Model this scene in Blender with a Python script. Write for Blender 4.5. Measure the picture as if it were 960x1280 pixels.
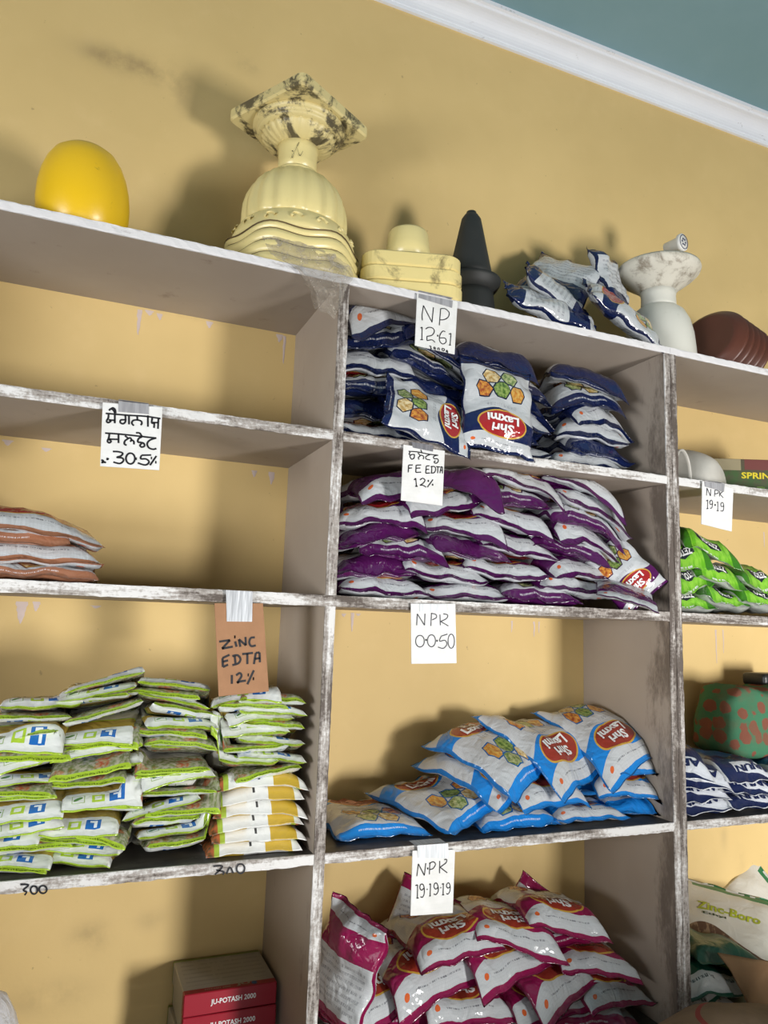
import bpy, bmesh, math, random, ast
import numpy as np
from mathutils import Vector, Matrix, noise
random.seed(7)
for o in list(bpy.data.objects): bpy.data.objects.remove(o)
SC = bpy.context.scene
COL = SC.collection
V3 = Vector

# ------------------------------------------------------------------ camera
CAM = V3((-0.4649, -1.3975, 0.425)); FPX = 940.56
CR = V3((0.92085, -0.38840, 0.03430)); CU = V3((-0.08860, -0.12278, 0.98847)); CF = V3((0.37972, 0.91327, 0.14747))
cd = bpy.data.cameras.new('camera'); cam = bpy.data.objects.new('camera', cd); COL.objects.link(cam)
cd.sensor_fit = 'VERTICAL'; cd.sensor_height = 36.0; cd.lens = FPX / 1280 * 36.0; cd.clip_start = 0.02
M = Matrix((CR, CU, -CF)).transposed().to_4x4(); M.translation = CAM
cam.matrix_world = M
SC.camera = cam
vs = SC.view_settings
vs.view_transform = 'Standard'; vs.look = 'None'; vs.gamma = 1.0; vs.use_curve_mapping = False
vs.exposure = 0.16

def at(px, py, Y):
    d = CF + CR * ((px - 480) / FPX) - CU * ((py - 640) / FPX)
    return CAM + d * ((Y - CAM.y) / d.y)

# ------------------------------------------------------------------ world and light
SHELF_D = 0.327
FLOOR_Z, CEIL_Z = -1.15, 2.194
X0, X1, YF = -2.6, 3.6, -3.2          # room extent
wd = bpy.data.worlds.new('world'); SC.world = wd; wd.use_nodes = True
bg = wd.node_tree.nodes['Background']; bg.inputs[0].default_value = (0.75, 0.88, 1.0, 1); bg.inputs[1].default_value = 1.2

def area(name, loc, target, sx, sy, power, color):
    l = bpy.data.lights.new(name, 'AREA'); l.shape = 'RECTANGLE'; l.size = sx; l.size_y = sy; l.energy = power; l.color = color
    o = bpy.data.objects.new(name, l); COL.objects.link(o); o.location = loc
    o.rotation_euler = (V3(target) - V3(loc)).to_track_quat('-Z', 'Y').to_euler()
    return o
# daylight entering by the shop doorway (right of the viewer) and from the left side
area('doorway_daylight', (1.75, -3.08, -0.34), (1.45, 0.0, -1.7), 0.55, 1.45, 200, (1.0, 0.98, 0.95))
area('side_window_daylight', (X0 + .06, -1.35, 0.22), (0.9, -0.4, -0.7), 1.5, 0.75, 98, (0.97, 0.985, 1.0))
area('front_fill_lamp', (-0.5, -3.08, -0.25), (-0.2, 0.0, -0.4), 1.6, 1.0, 9, (0.95, 0.98, 1.0))  # weak frontal fill lamp, added to soften the shade

# ------------------------------------------------------------------ node helpers
class NB:
    def __init__(s, name, rough=0.6, spec=0.4):
        s.m = bpy.data.materials.new(name); s.m.use_nodes = True; s.nt = s.m.node_tree
        s.p = s.nt.nodes['Principled BSDF']; s.p.inputs['Roughness'].default_value = rough
        s.p.inputs['Specular IOR Level'].default_value = spec
        s.vars = {}
    def node(s, t, **kw):
        n = s.nt.nodes.new(t)
        for k, v in kw.items(): setattr(n, k, v)
        return n
    def put(s, sock, v):
        if isinstance(v, (int, float)): sock.default_value = v
        elif isinstance(v, (tuple, list)): sock.default_value = tuple(v) + ((1,) if len(v) == 3 and sock.type == 'RGBA' else ())
        else: s.nt.links.new(v, sock)
    def math(s, op, *a):
        if all(isinstance(x, (int, float)) for x in a):
            import operator
            f = {'ADD': lambda x, y: x + y, 'SUBTRACT': lambda x, y: x - y, 'MULTIPLY': lambda x, y: x * y, 'DIVIDE': lambda x, y: x / y}.get(op)
            if f: return f(*a)
        n = s.node('ShaderNodeMath', operation=op)
        for i, x in enumerate(a): s.put(n.inputs[i], x)
        return n.outputs[0]
    def ex(s, src, **kw):
        env = dict(s.vars); env.update(kw)
        def go(t):
            if isinstance(t, ast.Expression): return go(t.body)
            if isinstance(t, ast.Constant): return float(t.value)
            if isinstance(t, ast.Name): return env[t.id]
            if isinstance(t, ast.UnaryOp): return s.math('MULTIPLY', go(t.operand), -1.0)
            if isinstance(t, ast.BinOp):
                return s.math({ast.Add: 'ADD', ast.Sub: 'SUBTRACT', ast.Mult: 'MULTIPLY', ast.Div: 'DIVIDE'}[type(t.op)], go(t.left), go(t.right))
            if isinstance(t, ast.Call):
                op = {'min': 'MINIMUM', 'max': 'MAXIMUM', 'abs': 'ABSOLUTE', 'floor': 'FLOOR', 'fract': 'FRACT', 'sin': 'SINE', 'cos': 'COSINE',
                      'sqrt': 'SQRT', 'pow': 'POWER', 'gt': 'GREATER_THAN', 'lt': 'LESS_THAN', 'exp': 'EXPONENT', 'mod': 'FLOORED_MODULO'}[t.func.id]
                return s.math(op, *[go(x) for x in t.args])
            raise ValueError(src)
        return go(ast.parse(src, mode='eval'))
    def mix(s, fac, a, b):
        n = s.node('ShaderNodeMix', data_type='RGBA')
        s.put(n.inputs[0], fac); s.put(n.inputs[6], a); s.put(n.inputs[7], b)
        return n.outputs[2]
    def coords(s, kind='Object', scale=(1, 1, 1)):
        tc = s.node('ShaderNodeTexCoord'); mp = s.node('ShaderNodeMapping')
        s.nt.links.new(tc.outputs[kind], mp.inputs[0]); mp.inputs['Scale'].default_value = scale
        return mp.outputs[0]
    def noise(s, scale, detail=3, rough=0.55, vec=None, dist=0.0):
        n = s.node('ShaderNodeTexNoise'); n.inputs['Scale'].default_value = scale; n.inputs['Detail'].default_value = detail
        n.inputs['Roughness'].default_value = rough; n.inputs['Distortion'].default_value = dist
        if vec is not None: s.nt.links.new(vec, n.inputs['Vector'])
        return n.outputs['Fac']
    def ramp(s, fac, lo, hi):
        n = s.node('ShaderNodeMapRange'); n.interpolation_type = 'SMOOTHSTEP'
        s.put(n.inputs['Value'], fac); n.inputs['From Min'].default_value = lo; n.inputs['From Max'].default_value = hi
        return n.outputs['Result']
    def bump(s, h, strength=0.3, dist=0.005):
        n = s.node('ShaderNodeBump'); n.inputs['Strength'].default_value = strength; n.inputs['Distance'].default_value = dist
        s.put(n.inputs['Height'], h); s.nt.links.new(n.outputs[0], s.p.inputs['Normal'])
    def done(s, col):
        s.put(s.p.inputs['Base Color'], col); return s.m
    def xyz(s, vec):
        n = s.node('ShaderNodeSeparateXYZ'); s.nt.links.new(vec, n.inputs[0]); return n.outputs

def plain(name, col, rough=0.6, spec=0.4, bumpy=0.0, bscale=60, var=0.12, vscale=8):
    b = NB(name, rough, spec); v = b.coords()
    n = b.noise(vscale, 4, 0.6, v)
    c = b.mix(b.ramp(n, 0.3, 0.75), tuple(x * (1 - var) for x in col), tuple(min(1, x * (1 + var)) for x in col))
    if bumpy: b.bump(b.noise(bscale, 3, 0.6, v), bumpy, 0.004)
    return b.done(c)

MAT = {}
# yellow wall: paint, faint roller mottling, smudges with shapes of their own
b = NB('yellow_wall_paint', 0.62, 0.3); v = b.coords(); x, y, z = b.xyz(v); b.vars = dict(x=x, z=z)
n1 = b.noise(1.6, 4, 0.6, v); n2 = b.noise(9, 5, 0.65, v); n3 = b.noise(70, 3, 0.6, v)
c = b.mix(b.ramp(n1, .3, .7), (0.60, 0.435, 0.185), (0.67, 0.49, 0.215))
c = b.mix(b.math('MULTIPLY', b.ramp(n2, .5, .8), 0.25), c, (0.74, 0.55, 0.27))
def smudge(c, cx, cz, rx, rz, amt, col):
    m = b.ex('exp(0-((x-%f)/%f*((x-%f)/%f)+(z-%f)/%f*((z-%f)/%f)))' % (cx, rx, cx, rx, cz, rz, cz, rz))
    m = b.math('MULTIPLY', m, b.ramp(n2, .3, .7)); return b.mix(b.math('MULTIPLY', m, amt), c, col)
for (px, py, rx, rz, a) in [(160, 78, .10, .03, .55), (205, 92, .06, .03, .5), (228, 120, .03, .05, .35), (310, 82, .03, .02, .45), (130, 70, .04, .02, .4),
                            (113, 1172, .035, .03, .55), (60, 1245, .08, .03, .35), (190, 1150, .03, .02, .3), (925, 1080, .02, .05, .3), (905, 1045, .015, .04, .25),
                            (240, 395, .10, .01, .3), (760, 335, .06, .03, .2)]:
    q = at(px, py, SHELF_D); c = smudge(c, q.x, q.z, rx, rz, a, (0.20, 0.14, 0.07))
spk = b.ramp(b.noise(55, 3, 0.5, v), .70, .76); c = b.mix(b.math('MULTIPLY', spk, .4), c, (0.20, 0.13, 0.06))
b.bump(n3, 0.12, 0.002); MAT['wall'] = b.done(c)

b = NB('teal_ceiling_paint', 0.7, 0.2); v = b.coords(); c = b.mix(b.ramp(b.noise(3, 4, .6, v), .3, .7), (0.19, 0.325, 0.375), (0.21, 0.345, 0.40)); MAT['ceiling'] = b.done(c)
b = NB('white_cornice_paint', 0.5, 0.35); v = b.coords(); x, y, z = b.xyz(v)
chip = b.math('MULTIPLY', b.ramp(b.noise(22, 5, .7, b.coords('Object', (1, 1, 2.2))), .63, .66), b.ramp(b.noise(2.2, 2, .5, v), .5, .6))
c = b.mix(chip, b.mix(b.noise(5, 3, .6, v), (.70, .72, .78), (.80, .82, .86)), (.42, .41, .42)); MAT['cornice'] = b.done(c)
MAT['plaster'] = plain('pale_plaster', (.27, .26, .24), .8, .2)
MAT['floor'] = plain('grey_stone_floor', (.11, .105, .10), .5, .4, var=.2, vscale=3)

# shelf board faces: lavender-beige laminate with grime
b = NB('laminate_board', 0.55, 0.35); v = b.coords()
c = b.mix(b.ramp(b.noise(2.5, 4, .6, v), .3, .7), (.355, .295, .24), (.40, .34, .285))
g = b.noise(14, 5, .7, b.coords('Object', (1, 1, .45))); c = b.mix(b.math('MULTIPLY', b.ramp(g, .60, .74), .5), c, (.17, .125, .10))
b.bump(b.noise(90, 2, .5, v), .06, .002); MAT['laminate'] = b.done(c)
b = NB('laminate_board_grimy', 0.55, 0.35); v = b.coords(); x, y, z = b.xyz(v)
c = b.mix(b.ramp(b.noise(2.5, 4, .6, v), .3, .7), (.355, .295, .24), (.40, .34, .285)); g = b.noise(9, 6, .75, b.coords('Object', (1, 1.6, .5)))
c = b.mix(b.math('MULTIPLY', b.ramp(b.ex('g-y*3.2', g=g, y=y), .28, .50), .75), c, (.10, .075, .06)); MAT['laminate_b'] = b.done(c)
# upper faces of boards: dusty, dark, scuffed
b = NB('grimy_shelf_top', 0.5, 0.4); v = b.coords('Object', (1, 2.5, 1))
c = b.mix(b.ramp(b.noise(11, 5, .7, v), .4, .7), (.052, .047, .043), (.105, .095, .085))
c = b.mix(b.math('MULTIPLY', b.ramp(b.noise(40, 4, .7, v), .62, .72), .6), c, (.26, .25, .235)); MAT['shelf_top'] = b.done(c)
# front edges: worn white paint over wood, grain along the board
def edge_mat(name, sc, lo=.44):
    b = NB(name, 0.65, 0.3); v = b.coords('Object', sc); v2 = b.coords()
    g1 = b.noise(16, 6, .75, v, .3); g2 = b.noise(60, 4, .7, v); g3 = b.noise(5, 3, .6, v2); g4 = b.noise(130, 3, .7, v2)
    f = b.ex('g1*0.62+g2*0.45+(g3-0.5)*0.35+(g4-0.5)*0.22', g1=g1, g2=g2, g3=g3, g4=g4)
    c = b.mix(b.ramp(f, lo, lo + .09), (.10, .08, .068), (.33, .30, .275)); c = b.mix(b.ramp(f, lo + .08, lo + .17), c, (.66, .65, .64))
    b.bump(f, .7, .004); return b.done(c)
MAT['edge_h'] = edge_mat('worn_white_edge_along', (.12, 1, 1)); MAT['edge_v'] = edge_mat('worn_white_edge_up', (1, 1, .10), .455); MAT['edge_b'] = edge_mat('worn_grey_edge_up', (1, 1, .08), .49)
b = NB('cleaner_white_edge', .6, .3); v = b.coords(); f = b.noise(28, 6, .75, b.coords('Object', (.3, 1, 1)))
c = b.mix(b.ramp(f, .56, .70), (.68, .67, .68), (.36, .33, .32)); b.bump(f, .5, .003); MAT['edge_top'] = b.done(c)

# ------------------------------------------------------------------ mesh helpers
def link(name, me, mat=None, parent=None, smooth=False, loc=(0, 0, 0)):
    o = bpy.data.objects.new(name, me); COL.objects.link(o); o.location = loc
    if mat is not None:
        for m in (mat if isinstance(mat, (list, tuple)) else [mat]): me.materials.append(m)
    if parent is not None: o.parent = parent
    if smooth: me.polygons.foreach_set('use_smooth', [True] * len(me.polygons))
    return o
def tag(o, label=None, cat=None, group=None, kind=None):
    if label: o['label'] = label
    if cat: o['category'] = cat
    if group: o['group'] = group
    if kind: o['kind'] = kind
    return o
def empty(name, loc=(0, 0, 0)):
    o = bpy.data.objects.new(name, None); COL.objects.link(o); o.location = loc; o.empty_display_size = .05; return o
def mesh(vs_, fs, name='mesh'):
    me = bpy.data.meshes.new(name); me.from_pydata([tuple(p) for p in vs_], [], fs); me.update(); return me
def boxm(a, c, bev=0.0, seg=2):
    bm = bmesh.new(); bmesh.ops.create_cube(bm, size=1)
    a = V3(a); c = V3(c)
    for vv in bm.verts: vv.co = V3([(a[i] + c[i]) / 2 + vv.co[i] * (c[i] - a[i]) for i in range(3)])
    if bev: bmesh.ops.bevel(bm, geom=bm.edges[:], offset=bev, segments=seg, affect='EDGES', profile=.6)
    me = bpy.data.meshes.new('box'); bm.to_mesh(me); bm.free(); return me
def lathe(prof, seg=48, rfun=None, cap=True):
    vs_, fs = [], []
    for r, z in prof:
        for k in range(seg):
            t = 2 * math.pi * k / seg; rr = r * (rfun(t, r, z) if rfun else 1)
            vs_.append((rr * math.cos(t), rr * math.sin(t), z))
    n = len(prof)
    for i in range(n - 1):
        for k in range(seg):
            k2 = (k + 1) % seg; fs.append((i * seg + k, i * seg + k2, (i + 1) * seg + k2, (i + 1) * seg + k))
    if cap:
        fs.append(tuple(range(seg))[::-1]); fs.append(tuple((n - 1) * seg + k for k in range(seg)))
    return mesh(vs_, fs)
def quad_slab(p, th, nrm=V3((0, -1, 0))):
    """slab whose front face is the quad p (TL,TR,BR,BL) and whose back lies th behind it"""
    q = [V3(a) for a in p]; r = [a - nrm * th for a in q]
    return mesh(q + r, [(0, 3, 2, 1), (4, 5, 6, 7), (0, 1, 5, 4), (1, 2, 6, 5), (2, 3, 7, 6), (3, 0, 4, 7)])
def smooth_line(pts, n=4):
    if len(pts) < 3: return [V3(p) for p in pts]
    P = [V3(p) for p in pts]; out = []
    for i in range(len(P) - 1):
        a = P[max(i - 1, 0)]; b_ = P[i]; c_ = P[i + 1]; d = P[min(i + 2, len(P) - 1)]
        for k in range(n):
            t = k / n
            out.append(.5 * ((2 * b_) + (c_ - a) * t + (2 * a - 5 * b_ + 4 * c_ - d) * t * t + (3 * b_ - a - 3 * c_ + d) * t ** 3))
    out.append(P[-1]); return out
def ribbons(lines, w, nrm, name='handwriting'):
    vs_, fs = [], []
    for L in lines:
        for i, p in enumerate(L):
            t = (L[min(i + 1, len(L) - 1)] - L[max(i - 1, 0)])
            if t.length < 1e-9: t = V3((1, 0, 0))
            s = t.normalized().cross(nrm).normalized() * (w / 2)
            vs_ += [p - s, p + s]
            if i: k = len(vs_); fs.append((k - 4, k - 3, k - 1, k - 2))
    return mesh(vs_, fs, name)
_tc = {}
def text2d(s, bold=0.0, shear=0.0, spacing=1.0):
    key = (s, bold, shear, spacing)
    if key in _tc: return _tc[key]
    cu = bpy.data.curves.new('t', 'FONT'); cu.body = s; cu.align_x = 'CENTER'; cu.align_y = 'CENTER'; cu.offset = bold; cu.shear = shear; cu.space_character = spacing
    cu.resolution_u = 2; cu.fill_mode = 'FRONT'; cu.dimensions = '2D'; cu.space_line = .78
    o = bpy.data.objects.new('t', cu); COL.objects.link(o); dg = bpy.context.evaluated_depsgraph_get()
    me = bpy.data.meshes.new_from_object(o.evaluated_get(dg)); bpy.data.objects.remove(o); bpy.data.curves.remove(cu)
    bm = bmesh.new(); bm.from_mesh(me); bmesh.ops.triangulate(bm, faces=bm.faces[:])
    bm.verts.ensure_lookup_table(); bm.verts.index_update()
    V = np.array([(q.co.x, q.co.y) for q in bm.verts]); F = [tuple(q.index for q in f.verts) for f in bm.faces]; bm.free(); bpy.data.meshes.remove(me)
    lo, hi = V.min(0), V.max(0); V = (V - (lo + hi) / 2) / (hi - lo)        # unit box -0.5..0.5
    _tc[key] = (V, F); return V, F
def flat_text(s, c, right, up, w, h, parent, mat, bold=.02, off=.0008, shear=0.0, name='lettering'):
    V, F = text2d(s, bold, shear); right = V3(right).normalized(); up = V3(up).normalized(); n = right.cross(up)
    return link(name, mesh([V3(c) + right * (a * w) + up * (b_ * h) + n * off for a, b_ in V], F, name), mat, parent)

# ------------------------------------------------------------------ the room
def struct(name, me, mat): return tag(link(name, me, mat), kind='structure')
struct('wall_back', boxm((X0, SHELF_D, FLOOR_Z), (X1, SHELF_D + .12, CEIL_Z + .12)), MAT['wall'])
struct('ceiling', boxm((X0, YF, CEIL_Z), (X1, SHELF_D, CEIL_Z + .12)), MAT['ceiling'])
struct('floor', boxm((X0, YF, FLOOR_Z - .1), (X1, SHELF_D, FLOOR_Z)), MAT['floor'])
struct('wall_left', boxm((X0 - .12, YF, FLOOR_Z), (X0, SHELF_D, CEIL_Z)), MAT['plaster'])
struct('wall_right', boxm((X1, YF, FLOOR_Z), (X1 + .12, SHELF_D, CEIL_Z)), MAT['plaster'])
struct('wall_front', boxm((X0, YF - .12, FLOOR_Z), (X1, YF, CEIL_Z)), MAT['plaster'])
pr = [(0, 2.117), (-.008, 2.117), (-.010, 2.126), (-.006, 2.129)]
for k in range(9):
    t = k / 8 * math.pi / 2; pr.append((-.008 - .040 * (1 - math.cos(t)), 2.131 + .042 * math.sin(t)))
pr += [(-.052, 2.174), (-.055, 2.180), (-.062, 2.182), (-.062, 2.194), (0, 2.194)]
n = len(pr); vs_ = [(X0, SHELF_D + a, z_) for a, z_ in pr] + [(X1, SHELF_D + a, z_) for a, z_ in pr]
struct('trim_1', mesh(vs_, [(i, (i + 1) % n, n + (i + 1) % n, n + i) for i in range(n)]), MAT['cornice'])

# ------------------------------------------------------------------ shelving
ZT = [1.1377, 0.807, 0.4772, 0.0, -0.45]; TH = [.0172, .0200, .0215, .0190, .02]
AX0, AX1, BX0, BX1 = 0.0, 0.0215, 0.86, 0.898
LX, RX = -0.90, 1.78
unit = tag(empty('shelving_unit', (.4, 0, FLOOR_Z)), 'tall worn shelving of lavender-beige boards with peeling white front edges', 'shelves')
def part(name, me, mat, parent=unit, smooth=False):
    o = link(name, me, mat, parent, smooth); o.matrix_parent_inverse = parent.matrix_world.inverted() if parent.parent is None else Matrix(); return o
bpy.context.view_layer.update()
def child(name, me, mat, parent, smooth=False):
    """part of a thing, mesh given in world coordinates"""
    o = link(name, me, mat, parent, smooth); L = V3((0, 0, 0)); q = parent
    while q is not None: L += q.location; q = q.parent
    o.location = -L; return o
def board(x0, x1, zt, th, edge):
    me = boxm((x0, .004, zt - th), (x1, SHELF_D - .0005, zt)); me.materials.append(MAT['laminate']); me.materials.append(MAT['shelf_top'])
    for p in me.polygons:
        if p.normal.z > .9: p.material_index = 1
    o = child('shelf_board', me, None, unit)
    # ragged front edging
    bm = bmesh.new(); nx = int((x1 - x0) / .012); rr = random.Random(int(zt * 999 + x0 * 77)); rows = []
    for i in range(nx + 1):
        xx = x0 + (x1 - x0) * i / nx
        j = lambda a: rr.uniform(-a, a)
        rows.append([bm.verts.new(q) for q in ((xx, .0042, zt + .0004), (xx, .0008 + j(.0008), zt + .0002 + j(.0006)), (xx, j(.0009), zt - .003 + j(.0012)), (xx, j(.0009), zt - th + .003 + j(.001)), (xx, .0008 + j(.0008), zt - th + j(.0010)), (xx, .0042, zt - th))])
    for a, c_ in zip(rows, rows[1:]):
        for k in range(5): bm.faces.new((a[k], a[k + 1], c_[k + 1], c_[k]))
    for q in (rows[0], rows[-1]): bm.faces.new(q)
    bmesh.ops.recalc_face_normals(bm, faces=bm.faces[:])
    me = bpy.data.meshes.new('edge'); bm.to_mesh(me); bm.free()
    e = link('front_edging', me, edge, o); return o
for i in range(5):
    for (x0, x1) in ((LX + .02, AX0), (AX1, BX0), (BX1, RX - .02)):
        if i == 0: continue
        board(x0, x1, ZT[i], TH[i], MAT['edge_h'])
board(LX, (AX0 + AX1) / 2, ZT[0], TH[0], MAT['edge_top']); board((AX0 + AX1) / 2, .879, ZT[0], TH[0], MAT['edge_top']); board(.879, RX, ZT[0], TH[0], MAT['edge_top'])
board(AX0, AX1, ZT[2], TH[2], MAT['edge_h'])
def upright(x0, x1, z0, z1, parts_=1, em='edge_v'):
    o = child('divider_panel', boxm((x0, .004, z0), (x1, SHELF_D - .0005, z1)), MAT['laminate_b' if parts_ == 2 else 'laminate'], unit)
    for k in range(parts_):
        a = x0 + (x1 - x0) * k / parts_; c_ = x0 + (x1 - x0) * (k + 1) / parts_ - (.0012 if k < parts_ - 1 else 0)
        bm = bmesh.new(); nz = int((z1 - z0) / .012); rr = random.Random(int(x0 * 999 + k)); rows = []
        for i in range(nz + 1):
            zz = z0 + (z1 - z0) * i / nz; j = lambda q: rr.uniform(-q, q)
            rows.append([bm.verts.new(q) for q in ((a, .0042, zz), (a + j(.0006), .0010 + j(.0006), zz), (a + .003 + j(.001), j(.0009), zz), (c_ - .003 + j(.001), j(.0009), zz), (c_ + j(.0006), .0010 + j(.0006), zz), (c_, .0042, zz))])
        for p, q in zip(rows, rows[1:]):
            for t in range(5): bm.faces.new((p[t], q[t], q[t + 1], p[t + 1]))
        bmesh.ops.recalc_face_normals(bm, faces=bm.faces[:])
        me = bpy.data.meshes.new('edge'); bm.to_mesh(me); bm.free(); link('front_edging', me, MAT[em], o)
for zt, zb in ((ZT[0] - TH[0], ZT[2]), (ZT[2] - TH[2], -0.75)): upright(AX0, AX1, zb, zt)
upright(BX0, BX1, -.75, ZT[0] - TH[0], 2, 'edge_b')
upright(LX, LX + .02, -.75, ZT[0] - TH[0]); upright(RX - .02, RX, -.75, ZT[0] - TH[0])
child('plinth_board', boxm((LX, .03, FLOOR_Z), (RX, SHELF_D - .001, -.752)), MAT['laminate'], unit)
# lavender primer drips on the wall under the boards
b = NB('lavender_primer', .6, .3); v = b.coords(); MAT['drip'] = b.done(b.mix(b.noise(40, 3, .6, v), (.50, .40, .36), (.60, .50, .47)))
rd = random.Random(3)
def drip(px, py, w, h, zmax):
    q = at(px, py, SHELF_D - .0012); x_, z_ = q.x, min(q.z, zmax); vs_ = []; nz = 8
    for i in range(nz + 1):
        t = i / nz; ww = w * (1 - t) ** .8 * (1 + rd.uniform(-.2, .2)) + .0018; xx = x_ + rd.uniform(-.001, .001)
        vs_ += [(xx - ww / 2, SHELF_D - .0003, z_ - h * t), (xx, SHELF_D - .0012, z_ - h * t), (xx + ww / 2, SHELF_D - .0003, z_ - h * t)]
    fs = [(i * 3 + k, i * 3 + k + 1, i * 3 + 4 + k, i * 3 + 3 + k) for i in range(nz) for k in (0, 1)]
    o = link('paint_drip', mesh(vs_, fs), MAT['drip'], bpy.data.objects['wall_back'], True)
zu = [ZT[i] - TH[i] for i in range(5)]
for px, py, w, h, k in [(175, 387, .010, .06, 0), (187, 388, .018, .012, 0), (200, 392, .012, .015, 0), (262, 402, .014, .016, 0), (350, 418, .016, .02, 0), (356, 420, .006, .07, 0), (10, 550, .02, .012, 1),
                        (58, 560, .02, .008, 1), (28, 752, .022, .045, 2), (46, 752, .014, .02, 2), (120, 757, .02, .006, 2), (340, 590, .014, .03, 1), (318, 588, .012, .016, 1), (430, 767, .012, .008, 2), (441, 766, .008, .045, 2), (448, 767, .012, .006, 2), (640, 776, .004, .03, 2), (668, 777, .004, .04, 2), (674, 777, .003, .03, 2),
                        (895, 787, .004, .10, 2), (904, 787, .003, .07, 2), (955, 665, .004, .05, 1), (400, 1085, .014, .05, 3)]: drip(px, py, w, h, zu[k])

# ------------------------------------------------------------------ top of the shelves
def glossy(name, col, dirt, lo=.55, hi=.75, rough=.35, sc=9, amt=.8, bumpy=.15):
    b = NB(name, rough, .5); v = b.coords(); g = b.noise(sc, 6, .7, v, .4)
    c = b.mix(b.ramp(b.noise(3, 3, .6, v), .3, .7), tuple(q * .92 for q in col), col)
    c = b.mix(b.math('MULTIPLY', b.ramp(g, lo, hi), amt), c, dirt); b.bump(g, bumpy, .004); return b.done(c)
MAT['ball'] = glossy('bright_yellow_glaze', (.80, .50, .012), (.22, .13, .01), .66, .75, .32, 16, .7)
MAT['plas_y'] = glossy('pale_yellow_glazed_plaster', (.78, .66, .30), (.16, .11, .05), .60, .78, .3, 12, .7)
MAT['plas_dirty'] = glossy('pale_yellow_plaster_stained', (.74, .62, .29), (.045, .035, .022), .50, .60, .45, 14, .9)
MAT['plas_stain'] = glossy('pale_yellow_plaster_smudged', (.76, .63, .27), (.10, .07, .035), .54, .68, .4, 11, .75)
MAT['ink'] = plain('black_marker_ink', (.012, .012, .016), .5, .3)
MAT['ink_grey'] = plain('faded_marker_ink', (.035, .035, .05), .5, .3)
Z1 = ZT[0]
# round yellow pot, upside down
c0 = V3((-.497, .105, Z1))
prof = [(.046, 0), (.060, .002), (.070, .010), (.0785, .030), (.0835, .055), (.0845, .078), (.0825, .105), (.077, .132), (.068, .156), (.056, .175), (.040, .187), (.020, .192), (.002, .193)]
o = tag(link('yellow_pot', lathe(prof, 48, lambda t, r, z: 1 + .02 * math.cos(2 * t + .5)), MAT['ball'], None, True, c0), 'glossy bright yellow rounded pot resting upside down on the top board', 'pot'); o.rotation_euler = (math.radians(2), math.radians(-4), .4)
ring = lathe([(.050, .002), (.0725, .0085), (.0735, .012), (.0705, .0095)], 48, None, False)
link('rim', ring, plain('brown_rim', (.25, .10, .02), .5), o, True)

# ornate pedestal
pc = V3((-.062, .162, Z1))
ped = tag(empty('plaster_pedestal', pc), 'ornate pale yellow plaster pedestal with fluted dome and square top plate', 'pedestal')
def lob(n_, a, ph=0): return lambda t, r, z: 1 + a * abs(math.cos(n_ * t / 2 + ph)) - a / 2
def wav(n_, a, ph=0): return lambda t, r, z: 1 + a * math.cos(n_ * t + ph)
base = [(.150, 0), (.158, .004), (.1605, .014), (.158, .024), (.152, .028), (.155, .032), (.157, .042), (.154, .052), (.147, .056), (.151, .060), (.153, .070), (.149, .080), (.142, .083), (.147, .087), (.148, .094), (.143, .100)]
bm_ = lathe(base, 64, wav(6, .018, .6))
for q in bm_.vertices: q.co.z += .006 * math.cos(6 * math.atan2(q.co.y, q.co.x) + .6) * min(1, q.co.z / .03)
link('stepped_base', bm_, MAT['plas_y'], ped, True)
dk = plain('dark_groove', (.10, .065, .025), .7)
for zz, rr in ((.027, .1535), (.0555, .149), (.0835, .144), (.099, .146)):
    g = lathe([(rr - .004, zz - .0018), (rr + .0022, zz), (rr - .004, zz + .0018)], 64, wav(6, .018, .6), False)
    for q in g.vertices: q.co.z += .006 * math.cos(6 * math.atan2(q.co.y, q.co.x) + .6) * min(1, zz / .03)
    link('groove_line', g, dk, ped, True)
link('scroll_band', lathe([(.142, .098), (.139, .112), (.132, .130), (.122, .146), (.112, .154)], 64), MAT['plas_y'], ped, True)
# raised scrolls
for k in range(9):
    t0 = -math.pi * .98 + k * .42; pts = []
    for i in range(22):
        a = i / 21 * 4.2; r_ = .016 * (1 - i / 26); pts.append((t0 + r_ * math.cos(a) / .132, .125 + r_ * .8 * math.sin(a)))
    tv, tf = [], []
    for i, (t, zz) in enumerate(pts):
        rr = .1445 - (max(0, zz - .098) / .056) ** 1.6 * .030
        for m in range(5):
            an = m / 4 * math.pi; tv.append(((rr + .0042 * math.sin(an)) * math.cos(t + .0030 / .13 * math.cos(an)), (rr + .0042 * math.sin(an)) * math.sin(t + .003 / .13 * math.cos(an)), zz + .0026 * math.cos(an)))
        if i:
            s0 = len(tv) - 10
            for m in range(4): tf.append((s0 + m, s0 + m + 1, s0 + m + 6, s0 + m + 5))
    link('scroll_relief', mesh(tv, tf), MAT['plas_y'], ped, True)
link('fluted_dome', lathe([(.112, .148), (.117, .156), (.1175, .176), (.116, .198), (.110, .222), (.099, .246), (.083, .266), (.064, .281), (.048, .289)], 96, lob(18, .055)), MAT['plas_y'], ped, True)
link('collar', lathe([(.048, .284), (.054, .289), (.051, .295), (.046, .299)], 48), MAT['plas_y'], ped, True)
link('neck', lathe([(.0455, .294), (.044, .320), (.045, .348), (.049, .366)], 48), MAT['plas_y'], ped, True)
link('fluted_capital', lathe([(.049, .360), (.060, .364), (.073, .372), (.082, .382), (.085, .390)], 96, lob(28, .07)), MAT['plas_dirty'], ped, True)
link('capital_ring', lathe([(.084, .386), (.092, .389), (.096, .393), (.094, .397), (.100, .400), (.106, .405), (.106, .410), (.100, .414)], 64), MAT['plas_dirty'], ped, True)
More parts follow.
